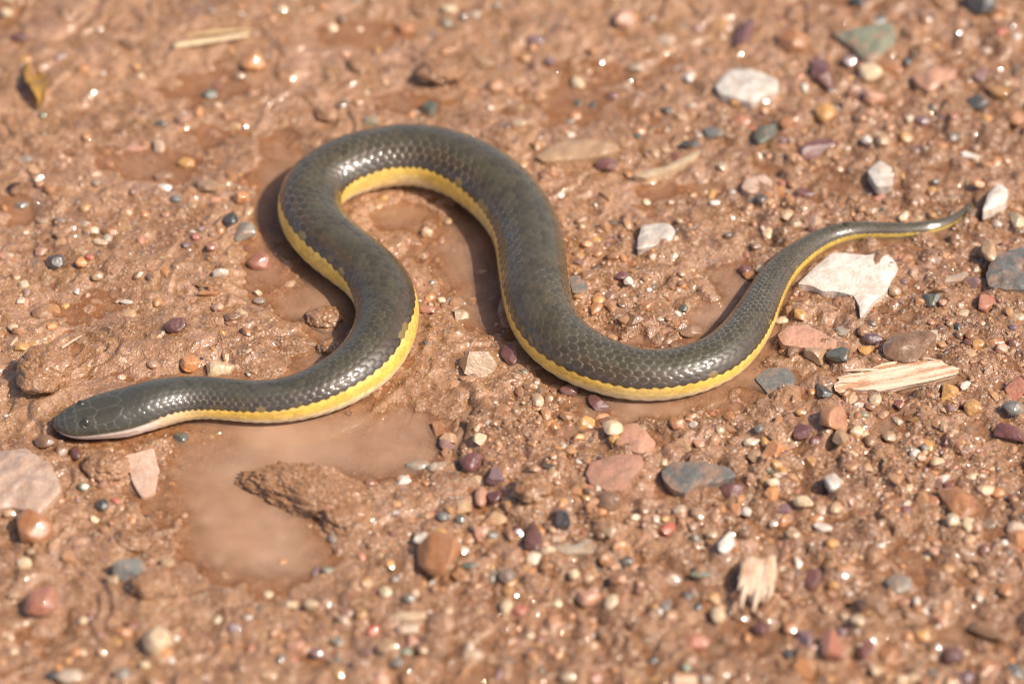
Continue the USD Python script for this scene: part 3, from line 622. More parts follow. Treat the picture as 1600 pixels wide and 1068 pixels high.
# every other stone that can be told apart: photograph x, y, width, height, turn, colour, shape (r rounded, a angular, f flat, t tall)
LIST = """
238 570 18 14 0 tan r|297 571 30 25 0 orange r|345 578 46 28 0 cream r|283 684 26 18 0 dark_green a|97 707 20 20 0 brown r|118 708 18 24 20 maroon r|131 761 18 14 0 green r|160 790 20 17 0 black r|181 783 14 10 0 red r|70 692 34 22 0 brown r|15 802 20 14 0 tan r
55 827 54 48 0 rust rt|38 880 23 20 0 cream a|48 862 15 12 0 tan r|148 813 14 11 0 cream a|65 942 58 40 35 brick r|205 893 50 38 -20 blue_grey a|176 907 20 16 0 tan r|205 917 16 12 0 pale_grey r|193 987 30 22 0 orange r|246 1002 44 42 20 cream r|225 1038 18 12 0 cream a|130 970 14 13 0 cream r
118 1020 18 16 0 orange r|130 1019 12 12 0 cream r|92 1043 15 12 0 orange r|84 1056 22 13 0 black r|365 980 24 15 10 purple r|262 880 22 17 0 tan r|110 1058 40 20 15 pale_grey r|190 1055 24 20 0 grey r|22 930 20 16 0 tan r|20 1018 20 14 0 tan r
700 686 27 21 10 tan a|685 672 25 27 30 rust a|683 730 31 18 12 pale_grey r|652 729 40 20 12 grey r|750 688 23 22 20 cream a|738 722 36 34 0 maroon r|746 752 38 25 5 tan a|776 746 28 26 -30 purple a|752 776 20 34 0 pink r|773 778 22 20 0 maroon a|722 795 32 24 30 tan a|693 808 20 16 0 blue_grey r
720 812 16 16 0 dark_green r|776 812 42 26 10 tan a|752 832 24 18 0 pink r|682 872 62 62 45 rust at|725 862 17 16 0 pale_grey r|792 902 25 22 25 blue_grey r|733 884 28 10 10 dark_green r|610 884 18 15 0 amber r|573 908 15 21 -10 amber a|493 893 14 24 0 purple r|511 892 17 14 0 green r|443 886 16 13 0 orange r
617 906 14 12 0 blue_grey r|664 755 16 9 -30 orange r|603 925 20 17 0 cream a|455 946 20 14 0 cream r|487 945 23 18 0 cream a|640 936 18 16 0 grey r|640 961 64 26 -3 cream rf|637 984 34 17 10 pale_grey r|646 1003 22 22 0 pink a|582 985 18 18 0 red r|564 962 19 18 0 amber r|606 1012 32 18 0 tan r
635 1020 22 15 0 green r|791 948 20 27 -10 cream r|813 957 26 16 0 red r|810 982 19 11 0 orange r|529 1053 16 13 0 amber r|440 1030 13 16 0 grey r|595 1061 30 22 0 pink r|733 1010 16 20 0 pale_grey a|495 1022 22 18 20 purple r|462 1010 30 22 0 pink r|420 1055 26 14 0 tan r|700 955 16 12 0 tan r
935 636 38 27 -20 maroon a|890 612 30 20 0 maroon r|915 661 30 27 0 amber r|958 671 30 27 20 cream r|1058 662 27 20 0 rust a|1146 767 40 30 0 maroon r|952 782 36 30 0 brown r|880 812 24 28 0 black a|836 840 30 60 -12 maroon at|810 828 17 22 0 maroon a|1042 827 22 24 -30 red r|1135 851 25 38 -15 white r
1167 800 22 14 -20 white r|1150 799 22 22 30 rust a|975 878 30 20 -15 black a|990 887 22 16 0 rust r|1175 692 28 15 15 pale_grey r|1180 715 25 20 0 tan r|1092 695 18 14 0 pink a|1036 722 14 13 0 tan r|955 832 28 22 0 tan a|1090 804 22 25 0 tan r|1080 822 20 18 0 brown r|812 766 16 10 20 blue_grey r
1196 690 15 24 0 amber r|1126 735 14 12 0 tan r|917 780 16 12 0 amber r|940 800 18 13 0 orange r|922 668 10 9 0 amber r|1125 672 14 12 0 cream r|1186 670 14 14 0 blue_grey r|1062 798 22 16 0 pale_grey r|1112 835 20 16 0 tan r|1165 832 22 18 0 brown r|1025 812 13 14 0 pale_grey r
967 905 27 21 -20 orange a|1048 905 38 28 0 brown r|1095 898 34 11 5 green r|1040 947 19 22 -40 blue_grey r|1073 932 15 18 30 blue_grey r|1090 949 14 13 0 black r|1115 937 24 21 0 amber r|1122 961 22 24 0 cream r|920 935 36 30 0 pink r|984 965 30 22 -25 brown a|1025 950 20 18 0 amber a|1085 1003 46 26 0 brick r
1010 997 15 18 0 green r|890 1057 26 15 0 cream r|930 1060 22 20 0 brick r|1103 1062 20 15 0 blue_grey r|871 944 15 13 0 cream r|828 993 14 13 0 cream r|1168 995 12 17 0 orange r|1190 985 24 20 0 maroon r|1160 966 28 20 0 brown r|896 897 17 16 -30 cream r|1072 1043 16 13 0 green r|872 1025 15 13 0 orange r|1020 1032 18 12 30 black r
1489 814 21 20 0 cream r|1512 820 20 27 0 cream r|1515 845 19 19 0 tan r|1286 826 30 15 -5 white r|1276 812 24 15 0 orange r|1270 905 24 32 -20 maroon r|1433 941 11 19 0 white r|1360 946 52 24 -25 brown a|1340 970 21 17 0 cream r|1235 983 23 20 0 orange r|1260 998 25 36 20 purple r|1300 1010 34 42 0 brick a
1355 1014 24 36 0 maroon a|1231 1022 18 14 20 black r|1255 1044 32 34 20 orange a|1386 1024 28 32 -30 rust r|1441 993 22 20 0 amber r|1419 994 16 14 0 orange r|1457 1052 14 14 0 blue_grey r|1368 1049 14 14 0 cream r|1465 977 12 13 0 white r|1490 1025 32 24 20 maroon r|1586 1050 26 26 0 blue_grey r|1530 932 16 22 0 pale_grey r
1545 985 64 24 -30 brown a|1595 845 44 36 0 orange r|1590 824 34 20 0 pale_grey r|1376 853 15 9 0 white r|1300 850 18 16 0 amber r|1240 836 22 14 0 tan r|1345 870 16 12 0 tan r|1315 900 28 18 0 grey r|1230 925 24 16 0 pink r|1505 862 40 22 -25 brown a|1460 862 20 16 0 pink r|1570 925 22 20 0 rust r|1410 1060 26 18 0 tan r|1510 1060 26 18 0 purple r
1287 612 27 27 0 black a|1268 613 12 12 0 orange r|1331 622 19 27 0 tan r|1367 626 21 21 0 cream r|1484 615 28 27 0 amber a|1303 655 44 46 0 rust at|1252 678 34 24 30 maroon a|1275 690 20 18 0 maroon r|1313 685 28 32 20 tan a|1338 676 21 17 0 cream r|1360 689 19 21 0 brown r|1390 683 22 19 0 tan r
1393 699 11 9 0 cream r|1210 706 38 28 0 orange a|1200 733 26 16 0 green r|1407 632 19 17 0 brick a|1402 658 20 15 -20 pale_grey a|1430 711 20 16 10 white r|1520 638 30 26 0 amber r|1588 610 38 32 20 brick a|1584 638 34 22 0 blue_grey r|1580 678 52 24 -25 maroon a|1303 755 32 34 0 white a|1475 748 18 18 0 white a
1521 748 24 18 -15 cream r|1560 770 22 16 10 orange r|1540 766 28 18 0 tan r|1255 785 32 18 -20 cream r|1308 795 20 22 -20 tan r|1328 782 20 24 0 pink r|1205 772 26 28 0 orange r|1207 754 20 13 0 cream r|1420 763 12 17 -20 cream r|1474 665 15 20 0 tan r|1350 648 14 12 0 green r|1445 700 14 12 0 blue_grey r|1250 645 16 12 0 amber r|1245 770 14 12 0 brick r|1415 800 22 16 0 maroon r|1385 775 12 10 0 pink r
1190 311 20 18 0 black r|1457 470 36 23 -10 dark_green a|1544 477 34 28 0 brick a|1545 394 24 38 0 tan a|1413 440 14 12 0 purple r|1398 455 21 18 20 tan r|1222 502 23 14 0 cream r|1250 492 20 24 30 amber a|1310 557 38 26 0 dark_green a|1277 556 38 36 30 tan a|1363 530 32 17 -5 purple r|1376 315 25 18 -15 brick a|1255 305 38 18 -10 maroon a
1591 347 26 27 0 cream r|1540 340 13 11 0 cream r|1457 337 15 13 0 amber r|1411 340 19 18 0 cream a|1230 338 25 23 0 tan r|1243 352 22 18 0 tan r|1200 368 18 22 0 cream r|1462 284 14 12 0 blue_grey r|1497 510 12 16 0 black r|1499 522 13 13 0 brown r|1515 524 15 14 0 rust r|1591 497 22 17 0 cream r|1583 512 14 11 0 purple r|1528 540 22 14 40 amber r|1530 288 21 17 0 orange a|1565 545 20 16 0 pink r
1238 68 58 42 -10 rust r|1285 116 48 66 20 maroon a|1360 118 40 29 -15 cream r|1326 95 26 24 -30 purple r|1393 108 40 20 -10 rust r|1418 98 16 17 0 black r|1528 163 42 26 15 black r|1532 120 30 24 0 maroon a|1587 185 32 30 0 orange r|1290 181 36 32 0 amber r|1230 193 30 26 0 rust r|1275 232 64 30 25 maroon a|1517 246 36 16 -10 white a|1530 10 58 36 -10 black a
1340 4 26 20 0 black r|1568 18 30 16 -10 rust r|1588 59 17 16 0 white r|1565 52 20 16 0 red r|1420 185 16 17 0 pale_grey r|1415 214 26 24 0 amber r|1490 183 20 18 0 brick a|1573 132 14 14 -40 cream r|1562 147 42 22 -20 amber r|1594 112 26 16 0 blue_grey r|1257 137 13 17 0 white r|1340 145 26 20 0 maroon r|1489 215 17 20 0 blue_grey r|1460 244 24 16 0 amber r|1380 220 24 22 0 tan r|1365 155 34 22 0 pink r|1440 190 28 20 -40 purple r|1245 270 16 12 0 tan r|1310 265 18 14 0 pink r|1355 218 18 14 0 white r
1165 55 28 62 -25 maroon a|1040 65 36 20 -10 pale_grey r|903 130 20 28 20 cream r|1080 119 17 11 -10 cream r|995 108 30 17 20 pale_grey a|957 150 22 13 0 maroon r|1000 149 16 12 0 grey r|1117 210 38 26 0 blue_grey a|1078 226 34 13 5 black a|898 182 22 19 0 orange r|1195 212 34 50 -20 dark_green a|948 259 38 22 15 maroon r|926 248 15 13 0 cream r|995 213 17 11 0 dark_green r|1040 173 20 12 0 black r|1080 166 20 14 0 pale_grey r
835 64 38 18 -15 purple r|860 98 22 16 20 purple r|812 194 26 15 0 cream r|903 162 13 14 0 dark_green r|925 165 13 13 0 black r|1160 190 26 20 0 brick r|975 30 40 34 0 pink r|1150 160 20 12 0 amber r|925 80 18 12 0 orange r|820 92 20 12 0 amber r|1195 157 20 20 0 brick r
917 382 19 13 0 orange r|909 355 12 10 0 cream a|875 306 15 10 0 white r|1128 260 18 19 0 cream a|1117 318 18 9 0 white r|1010 317 15 12 0 cream r|1012 284 32 15 -5 tan rf|982 274 15 12 0 orange a|974 404 12 15 20 orange r|1138 368 13 10 -30 blue_grey r|1199 366 17 22 0 cream r|1095 286 17 12 0 pale_grey a|1062 346 12 9 0 cream r|1048 316 12 10 0 tan r
982 440 16 16 0 white r|972 433 26 16 0 maroon a|921 435 30 22 0 brown a|1040 460 9 13 0 cream r|930 484 20 24 -30 orange a|1010 478 24 14 20 orange a|993 503 26 20 -20 brown a|1080 520 38 22 0 brown r|1165 423 20 16 0 maroon r|1082 423 11 8 0 cream a|1165 400 14 12 0 brick a|1182 385 18 14 0 brown r|1065 428 12 11 0 tan r|1030 500 16 12 0 cream a
667 362 20 17 0 cream a|672 467 16 13 0 orange r|668 485 28 14 0 brick r|720 495 26 21 20 cream a|746 568 62 44 38 tan at|796 557 26 34 0 maroon a|700 350 14 12 0 tan r|690 470 14 10 0 cream r
35 322 24 13 10 blue_grey r|256 294 27 13 -5 white r|257 277 32 20 0 brown r|323 293 38 22 -8 tan a|275 312 19 13 0 blue_grey r|377 309 26 18 0 orange a|381 366 38 32 -15 grey a|360 346 26 22 0 black r|306 370 14 13 0 red r|405 413 38 30 -20 brick r|87 410 30 26 20 black r|65 395 20 17 0 pink a|127 411 21 18 0 orange r|325 459 36 11 0 orange a
275 512 36 28 0 maroon r|365 497 30 17 0 brown r|385 518 14 21 20 orange r|20 512 17 11 0 cream r|80 510 19 13 0 orange r|157 379 26 11 -10 cream r|146 361 17 12 0 cream r|32 471 15 13 0 pale_grey r|172 363 26 17 0 rust r|403 458 15 12 0 cream a|405 471 20 12 0 blue_grey r|150 287 15 14 0 pale_grey r|388 333 18 18 0 tan r|140 402 15 12 0 red r|340 480 20 14 0 pink r|225 335 14 12 0 orange r|258 336 14 10 0 pink r|330 388 16 14 0 brick r|120 455 10 13 0 white r|197 472 22 8 0 white r|152 432 20 16 0 tan r|300 323 16 12 0 tan r|95 345 20 10 -20 grey r|245 473 14 17 0 amber r|290 383 14 12 0 purple r
130 108 21 16 0 orange r|30 62 30 18 -10 maroon r|286 187 26 19 20 pink r|327 149 26 18 0 dark_green r|310 175 15 17 0 orange r|252 193 22 11 0 dark_green r|214 233 40 14 0 pink rf|248 230 20 26 25 pale_grey r|40 250 26 13 0 grey r|135 215 17 14 0 orange r|291 256 28 18 0 amber r|395 98 40 34 0 orange r|372 120 24 16 0 brown r|10 22 20 18 0 cream r|67 180 13 13 0 green r|375 11 18 14 0 orange r|213 106 14 12 0 amber r|200 70 34 16 -25 brown r|340 165 16 12 0 tan r|330 18 16 12 0 blue_grey r|155 47 16 12 0 pale_grey r|220 120 16 10 0 cream r
440 16 22 14 0 cream r|505 12 14 12 0 orange r|635 45 28 26 0 orange r|702 15 28 15 -10 cream r|724 28 18 16 0 blue_grey r|698 38 22 18 0 green r|676 53 10 12 0 blue_grey r|695 81 24 14 40 orange r|580 190 30 20 0 green a|672 170 26 28 -30 dark_green a|775 9 18 12 0 grey r|535 30 16 20 0 brown r|562 48 14 12 0 cream r|590 80 14 20 0 amber r|520 45 18 16 0 cream r|540 85 22 12 0 pink r|415 90 14 10 0 grey r|655 20 26 16 -20 brown r|760 100 30 16 0 tan r
"""
for row_ in LIST.strip().replace('\n', '|').split('|'):
    x, y, w, h, t, colour, shape = row_.split()
    add_pebble(float(x), float(y), float(w), float(h), float(t), colour.replace('_', ' '), shape)

# labels that tell each stone from its neighbours by what it lies beside
MARKS = [("the snake's snout", 84, 665), ("the snake's neck", 330, 625), ("the muddy puddle", 480, 700), ("the snake's first bend", 640, 500), ("the top of the loop", 640, 235), ("the left side of the loop", 450, 320), ("the mud inside the loop", 660, 370), ("the snake's middle limb", 850, 430),
         ("the lowest bend", 1010, 600), ("the tip of the tail", 1515, 325), ("the thin tail", 1380, 358), ("the rear limb", 1190, 470), ("the long wood chip", 1400, 588), ("the frayed wood chip", 1183, 910), ("the big white quartz slab", 1330, 440), ("the curled ochre leaf", 58, 138), ("the pale straw", 335, 60),
         ("the grey green slate", 1355, 65), ("the flat dark grey slab", 1095, 742), ("the salmon pink stones", 980, 712), ("the large puddle clod", 450, 762), ("the white quartz slab at the top", 1165, 130), ("the rust wedge stone", 1498, 780), ("the clod behind the head", 75, 600), ("the pinkish stone at the left edge", 40, 755),
         ("the long flat tan stone", 900, 235), ("the white and orange chip", 1025, 367), ("the blue grey stone at the right edge", 1580, 420), ("the bottom edge", 700, 1066), ("the top edge", 760, 2), ("the bottom left corner", 10, 1060), ("the bottom right corner", 1590, 1060), ("the top left corner", 8, 6), ("the top right corner", 1592, 6),
         ("the clear bubble", 32, 297), ("the peach chip at the bottom edge", 1072, 1058), ("the upright maroon stone", 836, 840), ("the pinkish clod at lower left", 245, 932), ("the blurred clod behind the loop", 690, 126)]
def relation(x, y, m):
    dx, dy = x - m[1], y - m[2]
    dist = math.hypot(dx, dy * 1.2)
    how = ('just ' if dist < 75 else '') if dist < 150 else 'well '
    if abs(dx) > 2.2 * abs(dy): return how + ('right of' if dx > 0 else 'left of')
    if abs(dy) > 2.2 * abs(dx): return how + ('below' if dy > 0 else 'above')
    return how + ('below and ' if dy > 0 else 'above and ') + ('right of' if dx > 0 else 'left of')
def options(i):
    pr, x, y, w, colour, kind, size, shape, given = things[i]
    ms = sorted(MARKS, key=lambda m: math.hypot(x - m[1], 1.2 * (y - m[2])))[:3]
    for m in ms: yield f'{size} {shape} {colour} {kind} {relation(x, y, m)} {m[0]}'
    others = sorted((k for k in range(len(things)) if k != i), key=lambda k: math.hypot(x - things[k][1], y - things[k][2]))[:7]
    for k in others:
        for m in ms[:2]:
            o = things[k]
            yield f'{size} {colour} {kind} beside a {o[6]} {o[4]} {o[5]}, {relation(x, y, m)} {m[0]}'
chosen, count = {}, {}
for i in range(len(things)):
    for o in options(i): count.setdefault(o, set()).add(i)
for i in range(len(things)):
    opts = list(options(i))
    pick = next((o for o in opts if len(count[o]) == 1 and o not in chosen and len(o.split()) <= 16), None) or next(o for o in opts if len(o.split()) <= 16)
    if pick in chosen: pick = next((o for o in opts if o not in chosen and len(o.split()) <= 16), pick)
    chosen[pick] = i
    tag(things[i][0], pick, things[i][5], 'stones and pebbles lying in the wet mud')

# ------------------------------------------------------------------ wood chips, straw, leaf, stick
def wood_colour(p2, grain, seed, pale=(.66, .475, .33), warm=(.52, .27, .14)):
    ca_, sa_ = math.cos(grain), math.sin(grain)
    along, across = p2 @ [ca_, sa_], p2 @ [-sa_, ca_]
    n = meshkit.fbm(np.c_[along / .010, across / .0008, np.full(len(p2), seed)], 4, seed + 5)
    stain = smoothstep(.55, .68, meshkit.fbm(np.c_[p2 / .004, np.full(len(p2), seed + 2.0)], 3, seed + 8))
    warm = np.array(warm) * .9; pale = np.array(pale) * np.array([1, 1, 1])
    n = np.clip(n - .04 + .10 * stain, 0, 1)
    return np.array(pale) + (np.array(warm) - np.array(pale)) * smoothstep(.46, .66, n)[:, None] * 1.0
def chip(name, label, outline, hgt, grain_px, seed, lift=0.0, tilt=(0, 0), splinters=()):
    o = np.array(outline, float)
    e = ground_at([grain_px[0], grain_px[2]], [grain_px[1], grain_px[3]], hgt)
    grain = math.atan2(e[1, 1] - e[0, 1], e[1, 0] - e[0, 0])
    c = ground_at(*o.mean(0), 0.0); base = max(gz(c[0], c[1]), 0) + lift
    m, c, p2 = slab(outline, hgt, seed, rag=.15, bevel=.0006, grain=grain, grid=.0004, tilt=tilt, slump=.25, base=base, deep=.0001)
    CLEAR.append(Polygon(ground_at(o[:, 0], o[:, 1], base)[:, :2]).buffer(.0006))
    x = UsdGeom.Xform.Define(stage, '/World/' + numbered(name)); pth = str(x.GetPath())
    x.AddTranslateOp().Set(Gf.Vec3d(c[0], c[1], base))
    tag(x.GetPrim(), label, 'wood chip')
    cl = wood_colour(p2, grain, seed)
    put('chip', m, 'wood', pth, col=np.vstack([cl, cl * .85]), smooth=True)
    for i, (x0, y0, x1, y1, rpx) in enumerate(splinters):
        a0 = ground_at(x0, y0, base + hgt) - [c[0], c[1], base]; a1 = ground_at(x1, y1, base + hgt * .8) - [c[0], c[1], base]
        t = np.linspace(0, 1, 9)[:, None]
        line = a0 + (a1 - a0) * t + np.array([0, 0, .0004]) * np.sin(t * 3.1)
        rr = rpx * PX * (1 - .8 * t[:, 0] ** 2) * .5
        k = 6; ang = np.arange(k) * 2 * np.pi / k
        dr = (a1 - a0) / np.linalg.norm(a1 - a0); s1 = np.cross(dr, [0, 0, 1]); s1 /= np.linalg.norm(s1); s2 = np.cross(s1, dr)
        vv = (line[:, None] + (np.cos(ang)[:, None] * s1 + .7 * np.sin(ang)[:, None] * s2)[None] * rr[:, None, None]).reshape(-1, 3)
        ii = np.arange(9 * k).reshape(9, k)
        qd = np.stack([ii[:-1], np.roll(ii[:-1], -1, 1), np.roll(ii[1:], -1, 1), ii[1:]], -1).reshape(-1, 4)
        put('splinter' if i == 0 else f'splinter_{i:03d}', (vv, qd), 'wood', pth, col=np.tile([.66, .475, .33], (len(vv), 1)), smooth=True)
chip('wood_chip', 'long pale splintered wood chip lying in the gravel at right', [(1304, 608), (1303, 600), (1314, 594), (1308, 591), (1322, 588), (1330, 584), (1356, 579), (1362, 574), (1388, 567), (1420, 561), (1432, 560), (1450, 563), (1478, 561), (1481, 568), (1488, 569), (1500, 566), (1499, 584), (1488, 588), (1440, 598), (1415, 603), (1400, 608), (1374, 612), (1366, 608), (1345, 611), (1326, 608), (1318, 616), (1309, 614)],
     0.0013, (1310, 604, 1495, 572), 61, .0008, splinters=[(1350, 584, 1308, 590, 5), (1372, 578, 1318, 580, 5), (1340, 596, 1300, 600, 4), (1400, 564, 1432, 559, 3), (1440, 560, 1468, 564, 3)])
chip('wood_chip', 'smaller pale wood chip with frayed ends at bottom right', [(1155, 918), (1154, 900), (1160, 880), (1166, 872), (1178, 869), (1186, 874), (1196, 872), (1202, 868), (1212, 866), (1215, 890), (1216, 902), (1209, 918), (1200, 932), (1188, 930), (1176, 934), (1166, 926)],
     .0034, (1185, 870, 1176, 950), 67, .001, splinters=[(1164, 915, 1158, 950, 9), (1185, 920, 1177, 956, 10), (1206, 915, 1201, 936, 7), (1194, 920, 1190, 940, 6), (1160, 905, 1153, 922, 6)])
chip('wood_chip', 'peach wood chip cut by the bottom edge below the frayed chip', [(1052, 1075), (1053, 1053), (1072, 1050), (1091, 1054), (1092, 1078)], .002, (1055, 1060, 1090, 1060), 71, .0006)

def strip(name, label, cat, pts_px, wid_px, z0, look, col, seed, thick=.35):
    p = np.array([ground_at(a, b, z0 + zz) for a, b, zz in pts_px])
    t = np.linspace(0, 1, len(p)); tt = np.linspace(0, 1, 28)
    line = np.stack([CubicSpline(t, p[:, k])(tt) for k in range(3)], -1)
    dr = np.gradient(line, axis=0); dr /= np.linalg.norm(dr, axis=1, keepdims=True)
    s1 = np.cross(dr, [0, 0, 1.0]); s1 /= np.linalg.norm(s1, axis=1, keepdims=True); s2 = np.cross(s1, dr)
    k = 10; ang = np.arange(k) * 2 * np.pi / k
    rr = np.interp(tt, np.linspace(0, 1, len(wid_px)), wid_px) * PX * .5 * (1 + .2 * (meshkit.noise(np.c_[tt * 9, tt * 0, tt * 0 + seed], seed) - .5))
    vv = (line[:, None] + (np.cos(ang)[None, :, None] * s1[:, None] + thick * np.sin(ang)[None, :, None] * s2[:, None]) * rr[:, None, None]).reshape(-1, 3)
    ii = np.arange(28 * k).reshape(28, k)
    qd = np.stack([ii[:-1], np.roll(ii[:-1], -1, 1), np.roll(ii[1:], -1, 1), ii[1:]], -1).reshape(-1, 4)
    f = np.vstack([qd[:, [0, 1, 2]], qd[:, [0, 2, 3]], [[0, b, b + 1] for b in range(1, k - 1)], [[27 * k, 27 * k + b + 1, 27 * k + b] for b in range(1, k - 1)]])
    m = trimesh.Trimesh(vv, f, process=False); trimesh.repair.fix_normals(m)
    pr = put(name, m, look, col=np.tile(col, (len(vv), 1)) * (.85 + .3 * meshkit.noise(vv / .0012, seed))[:, None] if look != 'leaf' else None)
    tag(pr, label, cat)
strip('straw', 'pale straw stalk lying near the top edge, longer of two', 'straw', [(272, 72, .0018), (310, 66, .0022), (350, 60, .0022), (388, 54, .0018)], [11, 12, 11, 7], .001, 'wood', (.62, .46, .27), 3, .6)
strip('straw', 'thin tan straw stalk just above the longer pale one', 'straw', [(290, 57, .0018), (330, 51, .0022), (392, 47, .0018)], [7, 9, 6], .001, 'wood', (.50, .33, .16), 4, .6)
strip('twig', 'short dark upright twig right of the rust brown stone at top', 'twig', [(1262, 56, .000), (1260, 40, .004), (1261, 22, .008)], [7, 5, 3], .0005, 'wood', (.07, .04, .025), 5, 1.0)
strip('straw', 'short pale straw piece in the mud left of the clod behind the head', 'straw', [(16, 540, .001), (24, 530, .0014), (34, 520, .001)], [5, 6, 3], .0006, 'wood', (.45, .33, .2), 6, .5)
strip('straw', 'thin pale stalk piece in the mud right of the clod behind the head', 'straw', [(96, 543, .001), (110, 534, .0014), (127, 524, .001)], [6, 6, 3], .0006, 'wood', (.50, .35, .22), 7, .5)
# curled leaf
t_, q_ = np.meshgrid(np.linspace(0, 1, 24), np.linspace(-1, 1, 14), indexing='ij')
wl = .0042 * np.sin(np.clip(t_ * 2.9 + .15, 0, math.pi)) + .0004
lx = q_ * wl * (1 - .35 * np.abs(q_)); lz = .0003 + .0019 * np.abs(q_) ** 1.5 * np.where(q_ < 0, 1.3, .7) + .0012 * np.sin(t_ * 5)
ly = (t_ - .5) * .0190
ll = np.stack([lx - ly * .22, ly, lz], -1).reshape(-1, 3) + (meshkit.noise(np.stack([lx / .002, ly / .002, lz / .002], -1), 5).reshape(-1, 1) - .5) * .0006
ii = np.arange(24 * 14).reshape(24, 14)
qd = np.stack([ii[:-1, :-1], ii[1:, :-1], ii[1:, 1:], ii[:-1, 1:]], -1).reshape(-1, 4)
n0 = len(ll); bot = ll - [0, 0, .00025]
rimi = np.r_[ii[0], ii[1:, -1], ii[-1, -2::-1], ii[-2:0:-1, 0]]; rj = np.roll(rimi, -1)
qa = np.vstack([qd, qd[:, ::-1] + n0, np.stack([rimi, rj, rj + n0, rimi + n0], -1)])
lp = ground_at(57, 140, .001)
pr = put('leaf', (np.vstack([ll, bot]), qa), 'leaf', at=(lp[0], lp[1], max(gz(lp[0], lp[1]), 0) + .0004)); tag(pr, 'curled wet ochre brown leaf lying at upper left', 'leaf')

# water drop on the tail, bubbles
def dome_drop(name, label, cat, x, y, w, h, z0, hz=.5):
    m = trimesh.creation.icosphere(3); v = m.vertices * np.array([w * PX / 2, h * PX / 2 / .75, w * PX / 2 * hz])
    p = ground_at(x, y, z0); pr = put(name, trimesh.Trimesh(v, m.faces, process=False), 'clear_drop', at=p); tag(pr, label, cat)
i_ = int(np.argmin(np.hypot(*(seen_at(np.c_[axis, sits(RS) + .9 * RS]) - (1324, 354)).T)))
dome_drop('water_drop', 'single clear water drop sitting on top of the tail', 'water drop', 1324, 352, 19, 11, sits(RS[i_]) + .80 * RS[i_])
dome_drop('bubble', 'large clear bubble in wet mud at the left edge', 'bubble', 30, 296, 46, 26, .0002, .3)
for n_, (x, y, w) in enumerate([(545, 645, 9), (98, 700, 8), (1165, 577, 8)]):
    dome_drop('bubble', ['small bubble floating against the yellow flank at the first bend', "tiny bubble below the snake's chin", 'small bubble beside the yellow flank of the rear limb'][n_], 'bubble', x, y, w, w * .8, .0003, .8)

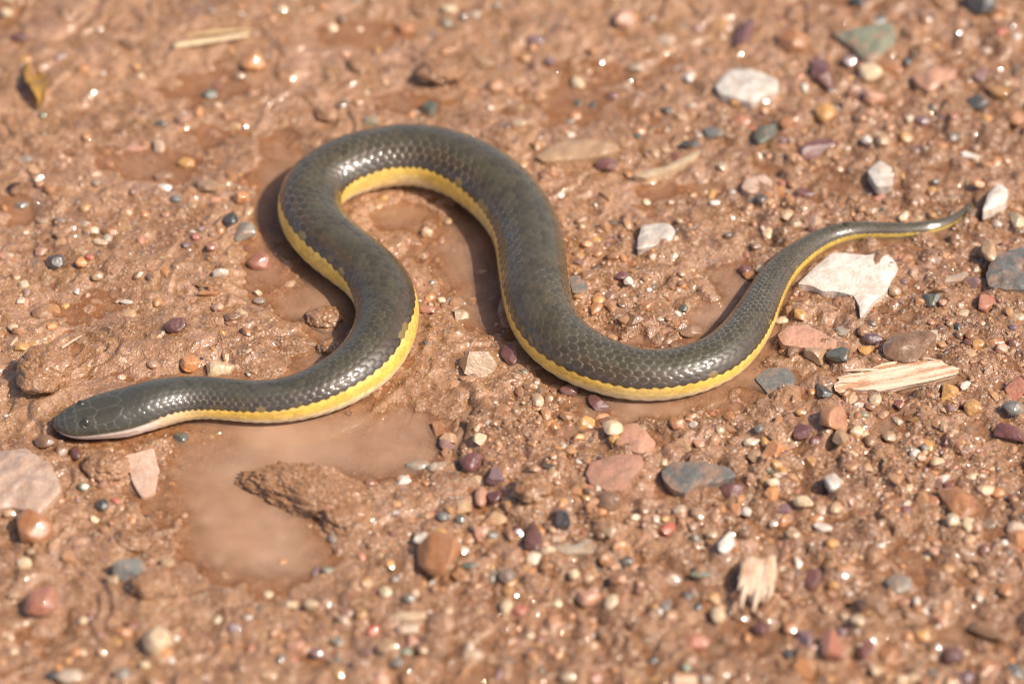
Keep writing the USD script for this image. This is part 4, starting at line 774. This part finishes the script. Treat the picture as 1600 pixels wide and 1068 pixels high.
# ------------------------------------------------------------------ loose gravel and sand grains: past counting
def gravel(name, label, n, lo, hi, sub, seed, power, ring=False):
    r_ = np.random.default_rng(seed)
    x, y = r_.uniform(-.17, .17, n * 4), r_.uniform(-.155, .18, n * 4)
    if ring: x, y = r_.uniform(-.34, .34, n * 4), r_.uniform(-.33, .36, n * 4)
    pix = seen_at(np.stack([x, y, 0 * x], -1))
    gvl = smoothstep(-250, 330, (pix[:, 0] - 800) + .75 * (pix[:, 1] - 560))
    patch = .6 * noise2(x, y, .016, 51, 3) + .4 * noise2(x, y, .005, 52, 2)
    keep = r_.random(len(x)) < np.clip((.36 + .64 * gvl) * smoothstep(.36, .60, patch) * 1.3, 0, 1) ** 1.3
    d_, i_ = axis_tree.query(np.c_[x, y]); keep &= d_ > RS[i_] * 1.02 + .0004
    if ring: keep &= (fine_here(x, y) < .97) & (r_.random(len(x)) < smoothstep(.36, .16, np.hypot(x, y)))
    for poly in CLEAR: keep &= ~shapely.contains_xy(poly, x, y)
    x, y = x[keep][:n], y[keep][:n]; n = len(x)
    size = lo + (hi - lo) * r_.random(n) ** power
    z = ground_z(np.c_[y, x])
    base = trimesh.creation.icosphere(sub) if sub else trimesh.creation.icosahedron()
    bv, bf = base.vertices / np.linalg.norm(base.vertices, axis=1, keepdims=True), base.faces
    var = []
    for k in range(24):
        q = bv.copy() * (1 + .5 * (meshkit.fbm(bv * 1.1 + k * 9.1, 2, k) - .5))[:, None]
        for _ in range(5):
            nn = r_.normal(size=3); nn /= np.linalg.norm(nn); q -= nn * (np.maximum(0, q @ nn - r_.uniform(.4, .8)) * .95)[:, None]
        var.append(q)
    var = np.array(var)[r_.integers(0, 24, n)]
    sc = np.stack([size, size * r_.uniform(.6, 1.0, n), size * r_.uniform(.45, .75, n)], -1) / 2
    var = var * sc[:, None]
    th = r_.uniform(0, 2 * np.pi, n); c_, s_ = np.cos(th), np.sin(th)
    vx = var[..., 0] * c_[:, None] - var[..., 1] * s_[:, None]; vy = var[..., 0] * s_[:, None] + var[..., 1] * c_[:, None]
    loc = np.stack([vx, vy, var[..., 2]], -1)
    nrm = GLINT + r_.normal(size=(n, 3)) * .13; nrm /= np.linalg.norm(nrm, axis=1, keepdims=True)
    e = np.einsum('nij,nj->ni', loc, nrm); lim = e.max(1, keepdims=True) * r_.uniform(.72, 1.15, (n, 1))
    loc = loc - nrm[:, None] * (np.maximum(0, e - lim) * .88)[..., None]
    vx, vy = loc[..., 0], loc[..., 1]
    vv = np.stack([vx + x[:, None], vy + y[:, None], loc[..., 2] + (z + sc[:, 2] * r_.uniform(-.7, .25, n))[:, None]], -1).reshape(-1, 3)
    ff = (bf[None] + (np.arange(n) * len(bv))[:, None, None]).reshape(-1, 3)
    keys = ['tan', 'tan', 'pink', 'orange', 'amber', 'amber', 'rust', 'rust', 'rust', 'brick', 'brick', 'maroon', 'maroon', 'purple', 'purple', 'grey', 'blue grey', 'black', 'cream', 'pale grey', 'rust', 'brown', 'brown', 'brown', 'dark green', 'black', 'maroon', 'white']
    pal = np.array([STONES[k][0] for k in keys])
    cg = pal[r_.integers(0, len(keys), n)] * r_.uniform(.8, 1.2, (n, 1))
    cg = cg + (MUD * r_.uniform(.8, 1.25, (n, 1)) - cg) * (1 - r_.uniform(0, 1, (n, 1)) ** (1.3 if lo > .0012 else 1.6))
    pr = put(name, (vv, ff), 'gravel', col=np.clip(np.repeat(cg, len(bv), 0), 0, .85), smooth=False)
    tag(pr, label, 'gravel', kind='stuff')

gravel('gravel', 'mixed coloured gravel strewn over the wet mud', 5200, .0014, .0050, 1, 5, 2.8)
gravel('fine_gravel', 'small mixed gravel strewn over the wet mud', 9000, .0009, .0017, 0, 8, 1.3)
gravel('coarse_sand', 'sand grains of many colours scattered over the mud', 21000, .00035, .0010, 0, 6, 1.5)
gravel('gravel', 'thinner gravel strewn over the mud around the picture', 7000, .0012, .0042, 0, 9, 1.8, ring=True)
gravel('gravel', 'larger loose stones among the gravel, too many to count', 300, .0032, .0062, 1, 13, 2.0)
